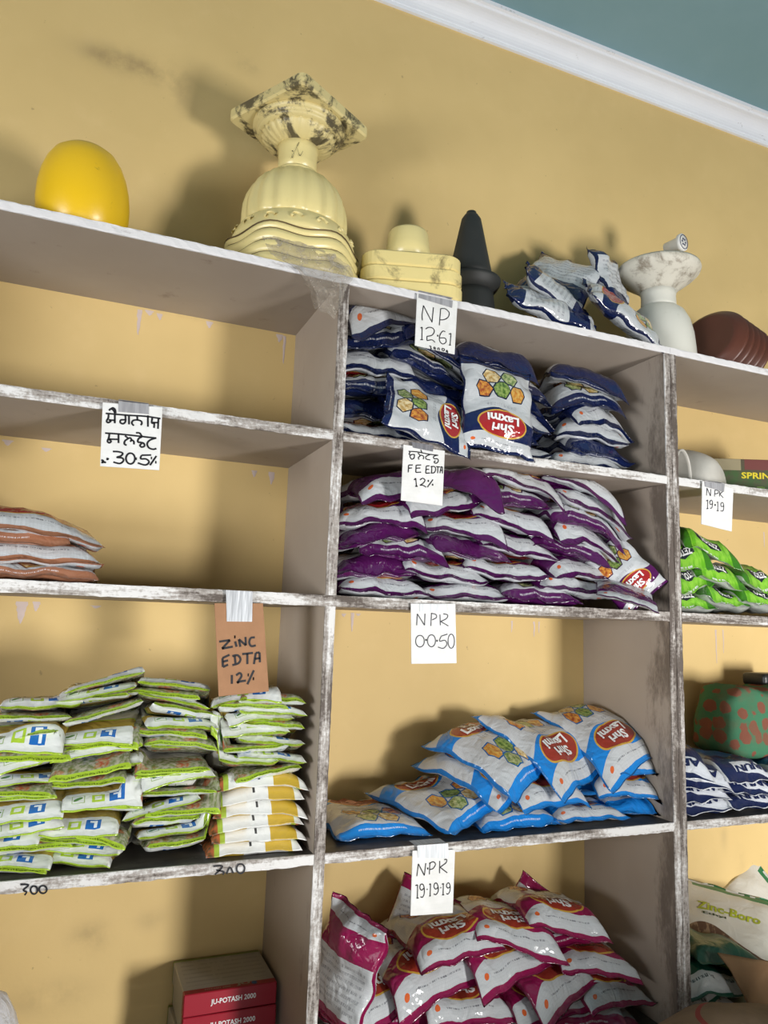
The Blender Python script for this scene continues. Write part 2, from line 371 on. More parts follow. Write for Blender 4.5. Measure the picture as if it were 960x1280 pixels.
def rsq(hs, rad, z0, z1, bev, rot, seg=6):
    pts = []
    for cx, cy, a0 in ((1, 1, 0), (-1, 1, 90), (-1, -1, 180), (1, -1, 270)):
        for k in range(seg + 1):
            a = math.radians(a0 + 90 * k / seg); pts.append((cx * (hs - rad) + rad * math.cos(a), cy * (hs - rad) + rad * math.sin(a)))
    vs_ = []; n_ = len(pts); ca, sa = math.cos(rot), math.sin(rot)
    for dz, s in ((z0, 1 - bev / hs), (z0 + bev, 1), (z1 - bev, 1), (z1, 1 - bev / hs)):
        for (x_, y_) in pts: vs_.append(((x_ * ca - y_ * sa) * s, (x_ * sa + y_ * ca) * s, dz))
    fs = [tuple(range(n_))[::-1], tuple(3 * n_ + k for k in range(n_))]
    for i in range(3):
        for k in range(n_): fs.append((i * n_ + k, i * n_ + (k + 1) % n_, (i + 1) * n_ + (k + 1) % n_, (i + 1) * n_ + k))
    return mesh(vs_, fs)
link('square_plate', rsq(.116, .016, .412, .440, .004, math.radians(45 - 14)), MAT['plas_dirty'], ped)
# pen scribbles on neck and band
def cyl_pts(pts, rfun):
    return [[V3((rfun(z_) * math.cos(t), rfun(z_) * math.sin(t), z_)) for t, z_ in smooth_line([(a, c_, 0) for a, c_ in L], 5) and [(q.x, q.y) for q in smooth_line([(a, c_, 0) for a, c_ in L], 5)]] for L in pts]
tn = -2.15
lines = cyl_pts([[(tn, .310), (tn + .10, .324), (tn + .02, .328), (tn + .06, .312), (tn + .2, .332), (tn + .35, .350), (tn + .28, .336), (tn + .42, .318), (tn + .55, .330)]], lambda z_: .0468)
vsr, fsr = [], []
for L in lines:
    for i, p in enumerate(L):
        up_ = V3((0, 0, .0011)); vsr += [p - up_, p + up_]
        if i: k = len(vsr); fsr.append((k - 4, k - 3, k - 1, k - 2))
link('pen_mark', mesh(vsr, fsr), MAT['ink'], ped)

# yellow plinth of stacked slabs with tapered neck
qc = V3((.208, .130, Z1)); pl = tag(empty('plaster_plinth', qc), 'yellow plaster plinth of rounded stacked slabs with short tapered neck', 'plinth')
rz = math.radians(-17)
for k, (hs, z0, z1) in enumerate(((.116, 0, .033), (.115, .0345, .068), (.112, .0695, .104))): link('slab', rsq(hs, .04, z0, z1, .004, rz), MAT['plas_stain'], pl)
link('shoulder', lathe([(.102, .103), (.098, .110), (.082, .118), (.068, .122), (.060, .126)], 48), MAT['plas_y'], pl, True)
link('tapered_neck', lathe([(.057, .122), (.0515, .165), (.047, .200), (.044, .205), (.030, .206)], 48), MAT['plas_y'], pl, True)
# black rubber cones
bc = V3((.374, .125, Z1)); MAT['rubber'] = glossy('matt_black_rubber', (.022, .023, .022), (.06, .06, .057), .55, .75, .6, 10, .6)
cn = tag(empty('rubber_cone', bc), 'tall matt black rubber cone with flared collar on the top board', 'cone')
link('lower_sleeve', lathe([(.062, 0), (.064, .006), (.061, .012), (.064, .018), (.061, .024), (.063, .030), (.062, .040), (.058, .070), (.056, .090)], 48), MAT['rubber'], cn, True)
link('flared_collar', lathe([(.054, .084), (.066, .098), (.073, .110), (.074, .118), (.066, .122), (.056, .124)], 48), MAT['rubber'], cn, True)
link('cone_body', lathe([(.056, .118), (.052, .140), (.042, .190), (.031, .246), (.024, .280), (.017, .291), (.013, .294), (.012, .300), (.002, .301)], 48), MAT['rubber'], cn, True)

# white vase
wc = V3((.985, .150, Z1)); MAT['porcelain'] = glossy('cream_white_glaze', (.70, .69, .62), (.25, .20, .13), .62, .8, .35, 14, .5)
MAT['porc_dirty'] = glossy('cream_glaze_mud_stained', (.66, .63, .54), (.16, .12, .075), .46, .68, .55, 20, .8)
wv = tag(empty('white_vase', wc), 'cream white vase with rounded body and mud-stained wide flared rim', 'vase')
link('body', lathe([(.092, 0), (.096, .004), (.097, .020), (.095, .060), (.091, .100), (.082, .138), (.068, .166), (.052, .180), (.046, .183)], 56), MAT['porcelain'], wv, True)
link('neck', lathe([(.050, .178), (.047, .190), (.046, .214), (.049, .232)], 56), MAT['porcelain'], wv, True)
link('flared_rim', lathe([(.049, .228), (.060, .240), (.080, .254), (.098, .268), (.110, .280), (.114, .290), (.112, .297), (.100, .295), (.060, .280), (.02, .276)], 56), MAT['porc_dirty'], wv, True)
# round white cap with a printed face lying on the rim
kc = at(853, 303, .095); capo = tag(empty('round_cap', kc), 'small round white cap with dotted printed face lying on vase rim', 'cap')
ndir = V3((.25, -.9, -.02)).normalized(); rot = ndir.to_track_quat('Z', 'Y')
capo.rotation_mode = 'QUATERNION'; capo.rotation_quaternion = rot
MAT['cap'] = plain('white_plastic', (.70, .69, .66), .45); MAT['capdark'] = plain('dark_blue_print', (.05, .06, .12), .5)
link('barrel', lathe([(.015, -.05), (.018, -.012), (.024, -.006), (.0245, .002), (.022, .004)], 40), MAT['cap'], capo, True)
link('printed_ring', lathe([(.0185, .0042), (.0185, .0050), (.0205, .0050), (.0205, .0042)], 40, None, False), MAT['capdark'], capo)
for k in range(6):
    t = k * 1.047; link('printed_dot', lathe([(.0028, .0042), (.0028, .0052), (.0004, .0052)], 10, None, False), MAT['capdark'], capo, False, (.0085 * math.cos(t), .0085 * math.sin(t), 0))
# dark leaf-like scraps on the rim
for k, (dx, dy, a, s) in enumerate(((-.045, -.03, .3, .030), (.012, -.055, -.5, .022))):
    vs_ = [(-s, 0, 0), (-.3 * s, -.35 * s, .004), (s, 0, .022), (-.3 * s, .35 * s, .012), (0, 0, .016)]
    o = tag(link('dry_scrap', mesh(vs_, [(0, 1, 4), (1, 2, 4), (2, 3, 4), (3, 0, 4), (0, 3, 2, 1)]), plain('dry_brown_scrap', (.07, .05, .035), .8), None, False, wc + V3((dx, dy, .2975))), ['broad dark dry scrap lying on the vase rim', 'small pointed dark scrap on the vase rim near the cap'][k], 'scrap'); o.rotation_euler.z = a

# brown plastic saucers standing on edge
MAT['saucer'] = glossy('brown_terracotta_plastic', (.105, .032, .018), (.16, .06, .04), .55, .8, .42, 8, .5, .05)
ax = V3((-.90, -.33, .27)).normalized(); e1 = ax.cross(V3((0, 0, 1))).normalized(); q0 = ax.to_track_quat('Z', 'Y')
for k in range(5):
    R_ = .104 - .001 * k; cc = V3((1.135 + .034 * k, .118 + .010 * k, 0)); cc.z = Z1 + R_ * math.sqrt(1 - ax.z ** 2) + .003
    me = lathe([(.060, .012), (.070, .015), (.076, .015), (.086, .008), (R_ - .004, -.006), (R_, -.010), (R_ - .002, -.015), (R_ - .014, -.008), (.06, 0)], 64)
    o = tag(link('plastic_saucer', me, MAT['saucer'], None, True, cc), ['front brown round plastic saucer of the stack standing on edge', 'second brown saucer from the front of the standing stack', 'third brown saucer from the front, middle of the standing stack', 'fourth brown saucer from the front of the standing stack', 'rearmost brown saucer of the stack standing on edge by the wall'][k], 'saucer', 'brown saucers on the top board')
    o.rotation_mode = 'QUATERNION'; o.rotation_quaternion = q0

# crumpled clear film hanging over the corner
b = NB('crumpled_clear_film', .10, .8); p = b.p; v = b.coords(); st_ = b.noise(34, 5, .7, v, 1.5)
b.put(p.inputs['Alpha'], b.ex('0.36+0.6*a*a', a=b.ramp(st_, .40, .72))); b.bump(b.noise(60, 5, .75, v, 1.0), 1.0, .012); MAT['film'] = b.done((.52, .46, .38))
grid = []; NXF, NYF = 34, 46
anch = [[(325, 293, .05), (352, 298, .02), (385, 306, .012), (415, 318, .01), (440, 334, .008)],
        [(338, 318, .012), (362, 328, .0), (390, 334, -.004), (415, 340, -.004), (442, 347, -.003)],
        [(372, 338, -.012), (384, 345, -.012), (402, 352, -.012), (420, 358, -.010), (433, 360, -.006)],
        [(386, 362, .02), (394, 366, -.006), (406, 370, -.010), (418, 374, -.008), (428, 379, -.004)],
        [(391, 383, .03), (398, 388, .006), (406, 392, -.002), (411, 393, -.006), (417, 398, -.004)]]
A_ = [[at(*q) for q in r] for r in anch]
def interp(P, t):
    t *= len(P) - 1; i = min(int(t), len(P) - 2); f = t - i; f = f * f * (3 - 2 * f) * .5 + f * .5; return P[i].lerp(P[i + 1], f)
vs_ = []
for j in range(NYF + 1):
    for i in range(NXF + 1):
        p_ = interp([interp(r, i / NXF) for r in A_], j / NYF); nn = noise.noise(p_ * 60) * .5 + noise.noise(p_ * 140) * .4
        p_ = p_ + V3((.004 * noise.noise(p_ * 90 + V3((5, 0, 0))), -.006 * abs(nn) - .001, .005 * noise.noise(p_ * 80 + V3((0, 9, 0)))))
        vs_.append(p_)
fs = [(j * (NXF + 1) + i, j * (NXF + 1) + i + 1, (j + 1) * (NXF + 1) + i + 1, (j + 1) * (NXF + 1) + i) for j in range(NYF) for i in range(NXF)]
tag(link('plastic_film', mesh(vs_, fs), MAT['film'], None, True), 'crumpled clear plastic film draped over the board corner below the pedestal', 'plastic film')

# ------------------------------------------------------------------ hanging price cards, handwriting traced stroke by stroke
b = NB('white_card', .7, .2); v = b.coords(); x, y, z = b.xyz(v)
c = b.mix(b.ramp(b.noise(30, 3, .6, v), .3, .7), (.68, .68, .66), (.76, .76, .75))
c = b.mix(b.ex('gt(sin(z*900),0.93)*0.10', z=z), c, (.45, .47, .55)); MAT['card'] = b.done(c)
MAT['kraft'] = plain('brown_cardboard', (.34, .18, .095), .75, .2, .1, 120, .06, 30)
def tape_mat(name, col, rough, met):
    b = NB(name, rough, .5); v = b.coords(); g = b.noise(1, 2, .5, b.coords('Object', (160, 1, 12))); b.p.inputs['Metallic'].default_value = met
    b.bump(g, .35, .002); return b.done(b.mix(b.ramp(g, .35, .65), tuple(q * .75 for q in col), col))
MAT['tape_grey'] = tape_mat('grey_tape', (.36, .36, .38), .35, 0); MAT['tape_dark'] = tape_mat('dark_grey_tape', (.20, .20, .22), .35, 0)
MAT['tape_white'] = tape_mat('white_tape', (.66, .69, .72), .4, 0); MAT['tape_silver'] = tape_mat('silver_foil_tape', (.50, .52, .55), .4, .35)
def ell(cx, cy, rx, ry, n=14): return [(cx + rx * math.sin(2 * math.pi * k / n), cy - ry * math.cos(2 * math.pi * k / n)) for k in range(n + 1)]
CARD_Y = -.0065
def card(label, crop, sc, corners, strokes, dots, tape, tmat, mat='card', sw=.0032, ink='ink', th=.0022, yoff=0.0, name='price_card', dw=1.5, dark=()):
    P = lambda a, y_=0: at(crop[0] + a[0] / sc, crop[1] + a[1] / sc, CARD_Y + yoff + y_)
    cs = [P(q) for q in corners]
    me = quad_slab(cs, th); o = tag(link(name, me, MAT[mat]), label, 'card')
    bm = bmesh.new(); bm.from_mesh(me); bmesh.ops.bevel(bm, geom=bm.edges[:], offset=.0004, segments=1, affect='EDGES'); bm.to_mesh(me); bm.free()
    lines = []
    for s in strokes: lines.append([P((q.x, q.y), -.0006) for q in smooth_line([(a, c_, 0) for a, c_ in s], 4)])
    dk_ = .0007 * sc * 520
    for (a, c_) in dots:
        for q in (-1, 0, 1): lines.append([P((a - dk_ * 2.2, c_ + q * dk_ * 1.5), -.0006), P((a + dk_ * 2.2, c_ + q * dk_ * 1.5), -.0006)])
    link('handwriting', ribbons(lines, sw, V3((0, -1, 0))), MAT[ink], o)
    if tape:
        me = quad_slab([P(q, -.0010) for q in tape], .0005); link('tape', me, MAT[tmat], o)
        a, c_ = P(tape[0], -.0010), P(tape[1], -.0010)
        zt = min(ZT, key=lambda q: abs(q - a.z))
        link('tape_return', quad_slab([V3((a.x, .03, zt + .0012)), V3((c_.x, .03, zt + .0012)), V3((c_.x, CARD_Y + yoff - .0008, max(c_.z - .002, zt))), V3((a.x, CARD_Y + yoff - .0008, max(a.z - .002, zt)))], .0004, V3((0, 0, 1))), MAT[tmat], o)
    return o
card('white card lettered in black Punjabi script and 30.5%', (100, 490), 6.857, [(195, 88), (708, 130), (680, 670), (172, 635)],
     [[(220, 183), (300, 190), (420, 200), (560, 208), (690, 228)], [(245, 190), (242, 222), (228, 248), (240, 263), (264, 248), (248, 238)], [(248, 240), (300, 243)], [(298, 190), (298, 268)],
      [(250, 160), (262, 145), (285, 155), (300, 182)], [(266, 145), (282, 136), (300, 150), (306, 182)],
      [(388, 200), (390, 250), (370, 272), (346, 262), (350, 240), (388, 238)], [(420, 203), (420, 278)],
      [(490, 208), (492, 240)], [(462, 288), (444, 268), (456, 244), (492, 240), (524, 250), (530, 270), (520, 284)], [(582, 200), (582, 298)],
      [(620, 222), (614, 262), (628, 268)], [(622, 262), (670, 262)], [(672, 228), (668, 316)], [(638, 262), (634, 308)],
      [(215, 352), (330, 360), (450, 372), (560, 385), (655, 395)], [(252, 358), (247, 392), (236, 420), (248, 436), (266, 424), (250, 406)], [(250, 404), (330, 406)], [(330, 362), (330, 438)],
      [(385, 375), (410, 398), (386, 418), (380, 445), (400, 456)], [(410, 398), (432, 394), (440, 412), (430, 426)], [(440, 410), (460, 422), (462, 450)],
      [(480, 350), (510, 352), (530, 378)], [(530, 385), (502, 400), (496, 428), (520, 432), (546, 440), (552, 464), (527, 472), (514, 456), (530, 440)],
      [(650, 395), (600, 412), (576, 442), (588, 476), (625, 491), (655, 484)],
      [(282, 510), (330, 512), (366, 525), (350, 548), (315, 560), (362, 566), (372, 590), (340, 613), (285, 600)], ell(432, 570, 38, 46),
      [(610, 540), (528, 542)], [(528, 542), (520, 572), (566, 574), (592, 600), (560, 626), (495, 608)], [(655, 548), (600, 628)],
      [(182, 582), (200, 590), (188, 605), (212, 600), (218, 610)], [(226, 572), (242, 572), (232, 580), (240, 566)]],
     [(482, 572), (612, 566), (650, 602)], [(330, 78), (588, 104), (588, 190), (330, 168)], 'tape_grey')
card('white card lettered NP 12.61 at the top board', (510, 360), 12, [(140, 75), (745, 200), (700, 995), (105, 860)],
     [[(215, 485), (212, 400), (232, 262)], [(232, 262), (360, 515)], [(360, 515), (382, 290)], [(470, 560), (490, 310)], [(488, 310), (560, 312), (618, 370), (600, 440), (540, 474), (475, 478)],
      [(188, 602), (212, 585)], [(212, 585), (208, 775)], [(185, 775), (225, 775)], [(265, 615), (310, 590), (370, 602), (396, 650), (360, 708), (285, 725)], [(285, 725), (285, 790)], [(285, 790), (360, 778), (405, 815)],
      [(560, 655), (520, 648), (478, 710), (474, 790), (520, 840), (572, 808), (555, 752), (475, 750)], [(615, 692), (645, 680)], [(645, 680), (632, 855)], [(612, 855), (645, 858)],
      [(320, 870), (345, 876), (338, 895), (352, 908), (336, 922)], [(410, 895), (392, 886), (386, 908), (408, 908)], [(411, 890), (408, 930)], [(445, 932), (448, 902), (470, 904), (468, 938)], [(510, 905), (546, 915), (538, 942), (514, 934), (512, 906)], [(590, 930), (570, 955), (602, 960)], [(592, 938), (592, 978)]],
     [(445, 715)], [(165, 85), (672, 190), (660, 298), (160, 145)], 'tape_grey', sw=.0021)
card('white card lettered FE EDTA 12% under the navy pouches', (490, 540), 9.6, [(140, 150), (635, 225), (605, 885), (108, 820)],
     [[(200, 232), (300, 238), (420, 262), (555, 280)], [(218, 240), (205, 268), (226, 276)], [(268, 264), (266, 308), (236, 326), (216, 288), (244, 270), (268, 272)],
      [(312, 250), (336, 284), (316, 308), (326, 330)], [(336, 284), (364, 280), (380, 300), (375, 326)], [(345, 212), (360, 250)], [(460, 270), (410, 292), (410, 324), (460, 335)],
      [(540, 280), (502, 292), (504, 320), (545, 322), (556, 350), (530, 376), (505, 362), (522, 345)],
      [(200, 395), (195, 485)], [(200, 397), (250, 395)], [(198, 435), (240, 432)], [(290, 398), (285, 485)], [(290, 398), (350, 395)], [(288, 435), (340, 432)], [(285, 485), (350, 482)],
      [(412, 408), (405, 495)], [(412, 408), (450, 405)], [(410, 450), (445, 448)], [(405, 495), (455, 492)], [(478, 415), (475, 490)], [(465, 415), (510, 415), (525, 450), (505, 488), (465, 492)],
      [(530, 415), (578, 420)], [(552, 418), (548, 495)], [(575, 495), (590, 415)], [(590, 415), (605, 420)], [(605, 420), (605, 498)], [(580, 460), (605, 462)],
      [(265, 575), (285, 555)], [(285, 555), (295, 650)], [(280, 652), (308, 652)], [(335, 575), (370, 555), (396, 580), (370, 618), (335, 640)], [(335, 640), (370, 640), (410, 662)], [(492, 570), (425, 662)]],
     [(436, 586), (488, 632)], [(230, 115), (500, 165), (490, 235), (255, 188)], 'tape_dark', sw=.0024)
card('white card lettered NPK 0.0.50 under the purple pouches', (500, 740), 9.6, [(132, 138), (665, 140), (680, 855), (138, 862)],
     [[(200, 400), (208, 262)], [(208, 262), (295, 400)], [(295, 400), (300, 260)], [(370, 408), (378, 255)], [(372, 255), (430, 270), (436, 308), (385, 335)],
      [(485, 400), (480, 270)], [(520, 262), (572, 276), (556, 320), (485, 355)], [(485, 352), (582, 408)], ell(240, 590, 52, 70), ell(378, 585, 48, 72), [(570, 505), (495, 530)], [(495, 530), (475, 590), (540, 580), (562, 628), (520, 676), (455, 660)], ell(615, 590, 38, 85)],
     [(312, 575), (445, 585)], [(235, 145), (565, 150), (565, 240), (235, 235)], 'tape_white', sw=.0021, ink='ink_grey')
card('white card lettered N.P.K 19.19.19 above the magenta pouches', (500, 1040), 10.667, [(170, 250), (735, 235), (705, 1080), (140, 1120)],
     [[(225, 590), (245, 425)], [(245, 425), (325, 580)], [(325, 580), (345, 415)], [(392, 565), (400, 405)], [(390, 425), (440, 396), (474, 430), (440, 488), (395, 500)], [(528, 550), (530, 385)], [(590, 370), (620, 366), (614, 410), (535, 470)], [(535, 470), (630, 545)],
      [(205, 715), (235, 705)], [(235, 705), (232, 880)], [(220, 883), (250, 880)], [(318, 750), (290, 776), (266, 750), (272, 706), (302, 696), (322, 740), (324, 820), (300, 870), (272, 862)],
      [(390, 700), (408, 690)], [(408, 690), (402, 850)], [(390, 855), (412, 850)], [(505, 740), (478, 762), (454, 735), (462, 690), (488, 683), (508, 725), (510, 790), (480, 834), (450, 825)],
      [(560, 700), (580, 685)], [(580, 685), (575, 835)], [(562, 840), (590, 835)], [(667, 730), (642, 748), (620, 725), (630, 688), (652, 680), (669, 722), (665, 790), (640, 827), (618, 820)], [(355, 765), (370, 765)], [(536, 743), (551, 743)]],
     [(370, 487)], [(230, 180), (640, 150), (650, 350), (240, 345)], 'tape_white', sw=.0021)
card('white card lettered NPK 19.19 in the right column', (840, 550), 8, [(305, 410), (615, 485), (598, 915), (295, 840)],
     [[(345, 555), (350, 480)], [(350, 480), (385, 560)], [(385, 560), (390, 490)], [(425, 565), (430, 500)], [(428, 502), (460, 505), (462, 530), (430, 540)], [(475, 565), (478, 510)], [(512, 510), (480, 540)], [(480, 540), (512, 578)],
      [(342, 610), (358, 600)], [(358, 600), (355, 685)], [(345, 688), (365, 685)], [(404, 638), (384, 644), (378, 618), (396, 602), (406, 628), (400, 676), (380, 682)],
      [(450, 625), (460, 618)], [(460, 618), (458, 705)], [(448, 708), (468, 708)], [(516, 660), (496, 666), (488, 642), (504, 624), (518, 650), (512, 706), (485, 708)]],
     [(432, 650)], [(325, 415), (528, 438), (520, 520), (330, 465)], 'tape_grey', sw=.0022, ink='ink_grey')
card('brown cardboard card lettered ZINC EDTA 12% hung by silver tape', (250, 730), 8.533, [(155, 205), (672, 205), (735, 1145), (200, 1200)],
     [[(205, 615), (320, 598)], [(320, 598), (235, 690)], [(235, 690), (350, 668)], [(375, 612), (390, 670)], [(430, 670), (415, 590)], [(415, 590), (490, 655)], [(490, 655), (485, 565)], [(585, 570), (542, 576), (525, 622), (546, 662), (595, 655)],
      [(240, 790), (245, 885)], [(240, 790), (315, 755)], [(243, 830), (300, 815)], [(245, 885), (300, 860)], [(370, 765), (380, 860)], [(345, 770), (400, 760), (432, 800), (410, 845), (345, 865)], [(450, 748), (565, 735)], [(505, 742), (505, 855)],
      [(575, 855), (595, 735)], [(595, 735), (635, 730)], [(635, 730), (640, 835)], [(585, 800), (640, 790)], [(340, 970), (340, 1065)], [(385, 975), (425, 950), (442, 985), (395, 1055)], [(395, 1055), (430, 1040), (490, 1030)], [(575, 920), (505, 1070)]],
     [(372, 565), (515, 970), (570, 1010)], [(278, 65), (562, 82), (555, 402), (285, 400)], 'tape_silver', 'kraft', sw=.0040, th=.003)
# prices pencilled on the edge of the fourth board
def edge_note(lines, crop, sc):
    L = [[at(crop[0] + q.x / sc, crop[1] + q.y / sc, -.0016) for q in smooth_line([(a, c_, 0) for a, c_ in s], 4)] for s in lines]
    me = ribbons(L, .0028, V3((0, -1, 0))); o = child('marker_price', me, MAT['ink'], unit)
edge_note([[(205, 605), (285, 610), (235, 660), (265, 680), (245, 712)], ell(340, 660, 34, 40), ell(430, 655, 38, 38)], (0, 1030), 8)
edge_note([[(640, 55), (668, 55), (645, 80)], [(650, 66), (672, 72), (668, 80)], [(680, 78), (690, 58), (700, 76)], ell(722, 62, 12, 14)], (0, 1060), 2.4)

# ------------------------------------------------------------------ printed pouch films
def film_base(name, rough=.15, crease=1.0):
    b = NB(name, rough, .5); uv = b.node('ShaderNodeUVMap'); u, v_, _ = b.xyz(uv.outputs[0])
    back = b.ex('gt(u,1.5)', u=u); uu = b.ex('u-2*k', u=u, k=back)
    b.vars = dict(u=uu, v=v_, back=back, front=b.ex('1-k', k=back)); b.uv = uv.outputs[0]
    vec = b.coords()
    n1 = b.noise(17, 2, .5, vec, 1.0); n2 = b.noise(55, 2, .5, vec, .6)
    rd_ = b.ex('abs(a-0.5)*1.6+c*0.35', a=n1, c=n2)
    b.bump(rd_, .42 * crease, .012); b.p.inputs['Specular IOR Level'].default_value = .75
    return b
def uvnoise(b, sx, sy, lo, hi, det=2):
    mp = b.node('ShaderNodeMapping'); b.nt.links.new(b.uv, mp.inputs[0]); mp.inputs['Scale'].default_value = (sx, sy, 1)
    return b.ramp(b.noise(1, det, .6, mp.outputs[0]), lo, hi)
def laxmi(name, col, oval=(.34, .022, .025), white=(.52, .54, .56)):
    b = film_base(name); b.vars['X'] = b.ex('(u-0.5)*20'); b.vars['Y'] = b.ex('v*24')
    E = b.ex
    hc = b.node('ShaderNodeTexVoronoi', feature='DISTANCE_TO_EDGE'); hc.inputs['Scale'].default_value = 1; hc.inputs['Randomness'].default_value = .15
    mp = b.node('ShaderNodeMapping'); b.nt.links.new(b.uv, mp.inputs[0]); mp.inputs['Scale'].default_value = (52, 60, 1); b.nt.links.new(mp.outputs[0], hc.inputs['Vector'])
    c = b.mix(b.ramp(hc.outputs['Distance'], .02, .10), tuple(q * .88 for q in white), white)
    side = b.vars['front']
    tx = uvnoise(b, 150, 14, .46, .54)
    c = b.mix(E('front*lt(Y,9.6+1.1*sin(X*0.34+1.1))*gt(Y,4.6+0.5*sin(X*0.4))'), c, col)
    c = b.mix(E('front*lt(X*X/38+(Y-7.3)*(Y-7.3)/9.0,1)'), c, (.55, .33, .05))
    c = b.mix(E('front*lt(X*X/33+(Y-7.3)*(Y-7.3)/7.2,1)'), c, oval)
    c = b.mix(E('front*t*gt(Y,11.0)*lt(Y,11.9)*gt(fract(Y*3),0.5)*lt(abs(X),3.6)*0.6', t=tx), c, (.06, .06, .08))
    ph = uvnoise(b, 26, 26, .35, .65, 4)
    cols = [((.48, .17, .02), (.62, .40, .10)), ((.05, .12, .02), (.28, .38, .10)), ((.30, .06, .02), (.65, .30, .05)), ((.10, .18, .04), (.48, .52, .25)), ((.42, .24, .05), (.72, .60, .35))]
    for (hx, hy), (ca, cb) in zip(((-4.1, 15.0), (0, 15.2), (4.1, 15.0), (-2.05, 18.5), (2.05, 18.5)), cols):
        d = E('max(abs(Y-%f),abs(Y-%f)*0.5+abs(X-%f)*0.866)' % (hy, hy, hx))
        c = b.mix(E('front*lt(d,2.0)', d=d), c, tuple(q * .5 for q in col)); c = b.mix(E('front*lt(d,1.72)', d=d), c, b.mix(ph, ca, cb))
    c = b.mix(E('front*gt(Y,21.2)'), c, col)
    c = b.mix(E('front*t*gt(Y,22.05)*lt(Y,22.3)*lt(abs(X),4.5)*0.7', t=tx), c, (.75, .75, .78))
    c = b.mix(E('lt(Y,1.5)'), c, col)
    c = b.mix(E('t*gt(Y,2.85)*lt(Y,3.08)*gt(X,0-5)*lt(X,4.5)*0.8', t=tx), c, (.10, .10, .12))
    c = b.mix(E('lt((X-6.6)*(X-6.6)+(Y-3.0)*(Y-3.0)*2.2,0.42)'), c, (.62, .12, .03))
    c = b.mix(E('back*gt(Y,19)'), c, col); c = b.mix(E('back*gt(Y,4.2)*lt(Y,9.5)'), c, col)
    c = b.mix(E('back*t*gt(Y,10.5)*lt(Y,18)*lt(abs(X),7.5)*gt(fract(Y*0.9),0.55)*0.6', t=tx), c, (.12, .12, .14))
    c = b.mix(E('gt(abs(X),9.6)'), c, tuple(q * .75 for q in col)); c = b.mix(E('lt(min(Y,24-Y),0.35)'), c, tuple(q * .35 for q in col))
    return b.done(c)
MAT['navy'] = laxmi('navy_pouch_print', (.008, .015, .068)); MAT['purple'] = laxmi('purple_pouch_print', (.078, .008, .082)); MAT['blue'] = laxmi('sky_blue_pouch_print', (.012, .21, .62), (.30, .035, .022))
MAT['magenta'] = laxmi('magenta_pouch_print', (.24, .008, .065), (.30, .035, .020))
MAT['copper'] = laxmi('copper_brown_pouch_print', (.36, .155, .085))
def zinc(name):
    b = film_base(name, .25, .8); E = b.ex; b.vars['X'] = E('(u-0.5)*12.5'); b.vars['Y'] = E('v*17')
    wh = (.66, .68, .66); lime = (.36, .52, .035); tx = uvnoise(b, 70, 40, .48, .52)
    ph = uvnoise(b, 3.2, 7, .36, .48, 3); ph2 = uvnoise(b, 16, 22, .35, .65, 3)
    photo = b.mix(ph, b.mix(ph2, (.36, .05, .025), (.34, .21, .11)), b.mix(ph2, (.13, .17, .05), (.36, .34, .27)))
    gold = (.33, .235, .045)
    c = b.mix(E('front*gt(Y,7.2)'), wh, (.50, .50, .45)); c = b.mix(E('front*gt(Y,9.5)*lt(Y,13)*p', p=uvnoise(b, 8, 9, .55, .6)), c, (.20, .26, .06))
    c = b.mix(E('front*gt(Y,4.2)*lt(Y,6.9)'), c, gold); c = b.mix(E('front*gt(Y,6.9)*lt(Y,7.3)'), c, lime)
    c = b.mix(E('front*lt(Y,0.7)'), c, lime); c = b.mix(E('front*t*lt(Y,0.55)*gt(Y,0.35)*0.7', t=tx), c, (.06, .10, .02))
    c = b.mix(E('front*lt(abs(X+1.9),1.05)*lt(abs(Y-2.5),0.95)'), c, (.012, .12, .42))
    c = b.mix(E('front*max(lt(abs(X+2.2),0.22)*lt(abs(Y-2.45),0.6),lt(abs(X+1.9),0.5)*lt(abs(Y-3.0),0.2))'), c, (.7, .75, .8))
    c = b.mix(E('front*lt(abs(X-0.6),0.85)*lt(abs(Y-2.5),0.85)*gt(max(abs(X-0.6),abs(Y-2.5)),0.45)'), c, lime)
    c = b.mix(E('front*lt(abs(X-3.4),1.0)*lt(abs(Y-2.5),0.9)*gt(max(abs(X-3.4)/1.0,abs(Y-2.5)/0.9),0.86)'), c, (.32, .42, .20))
    c = b.mix(E('front*lt((X-3.4)*(X-3.4)/0.5+(Y-2.5+0.4*(X-3.4))*(Y-2.5+0.4*(X-3.4))/0.12,1)'), c, (.07, .20, .03))
    c = b.mix(E('front*lt(abs(X-3.8),0.9)*gt(abs(X),6.0)'), c, lime)
    c = b.mix(E('back*gt(Y,2.3)'), c, (.40, .39, .35)); c = b.mix(E('back*gt(Y,1.3)*lt(Y,5.8)'), c, photo); c = b.mix(E('back*lt(Y,1.3)'), c, lime)
    c = b.mix(E('back*t*lt(Y,0.95)*gt(Y,0.65)*lt(abs(X),5)*0.8', t=tx), c, (.04, .07, .01))
    c = b.mix(E('back*gt(Y,13)*lt(Y,15)*t*0.7', t=tx), c, (.08, .08, .08))
    c = b.mix(E('gt(Y,16.3)'), c, lime)
    return b.done(c)
MAT['zinc'] = zinc('zinc_sachet_print')
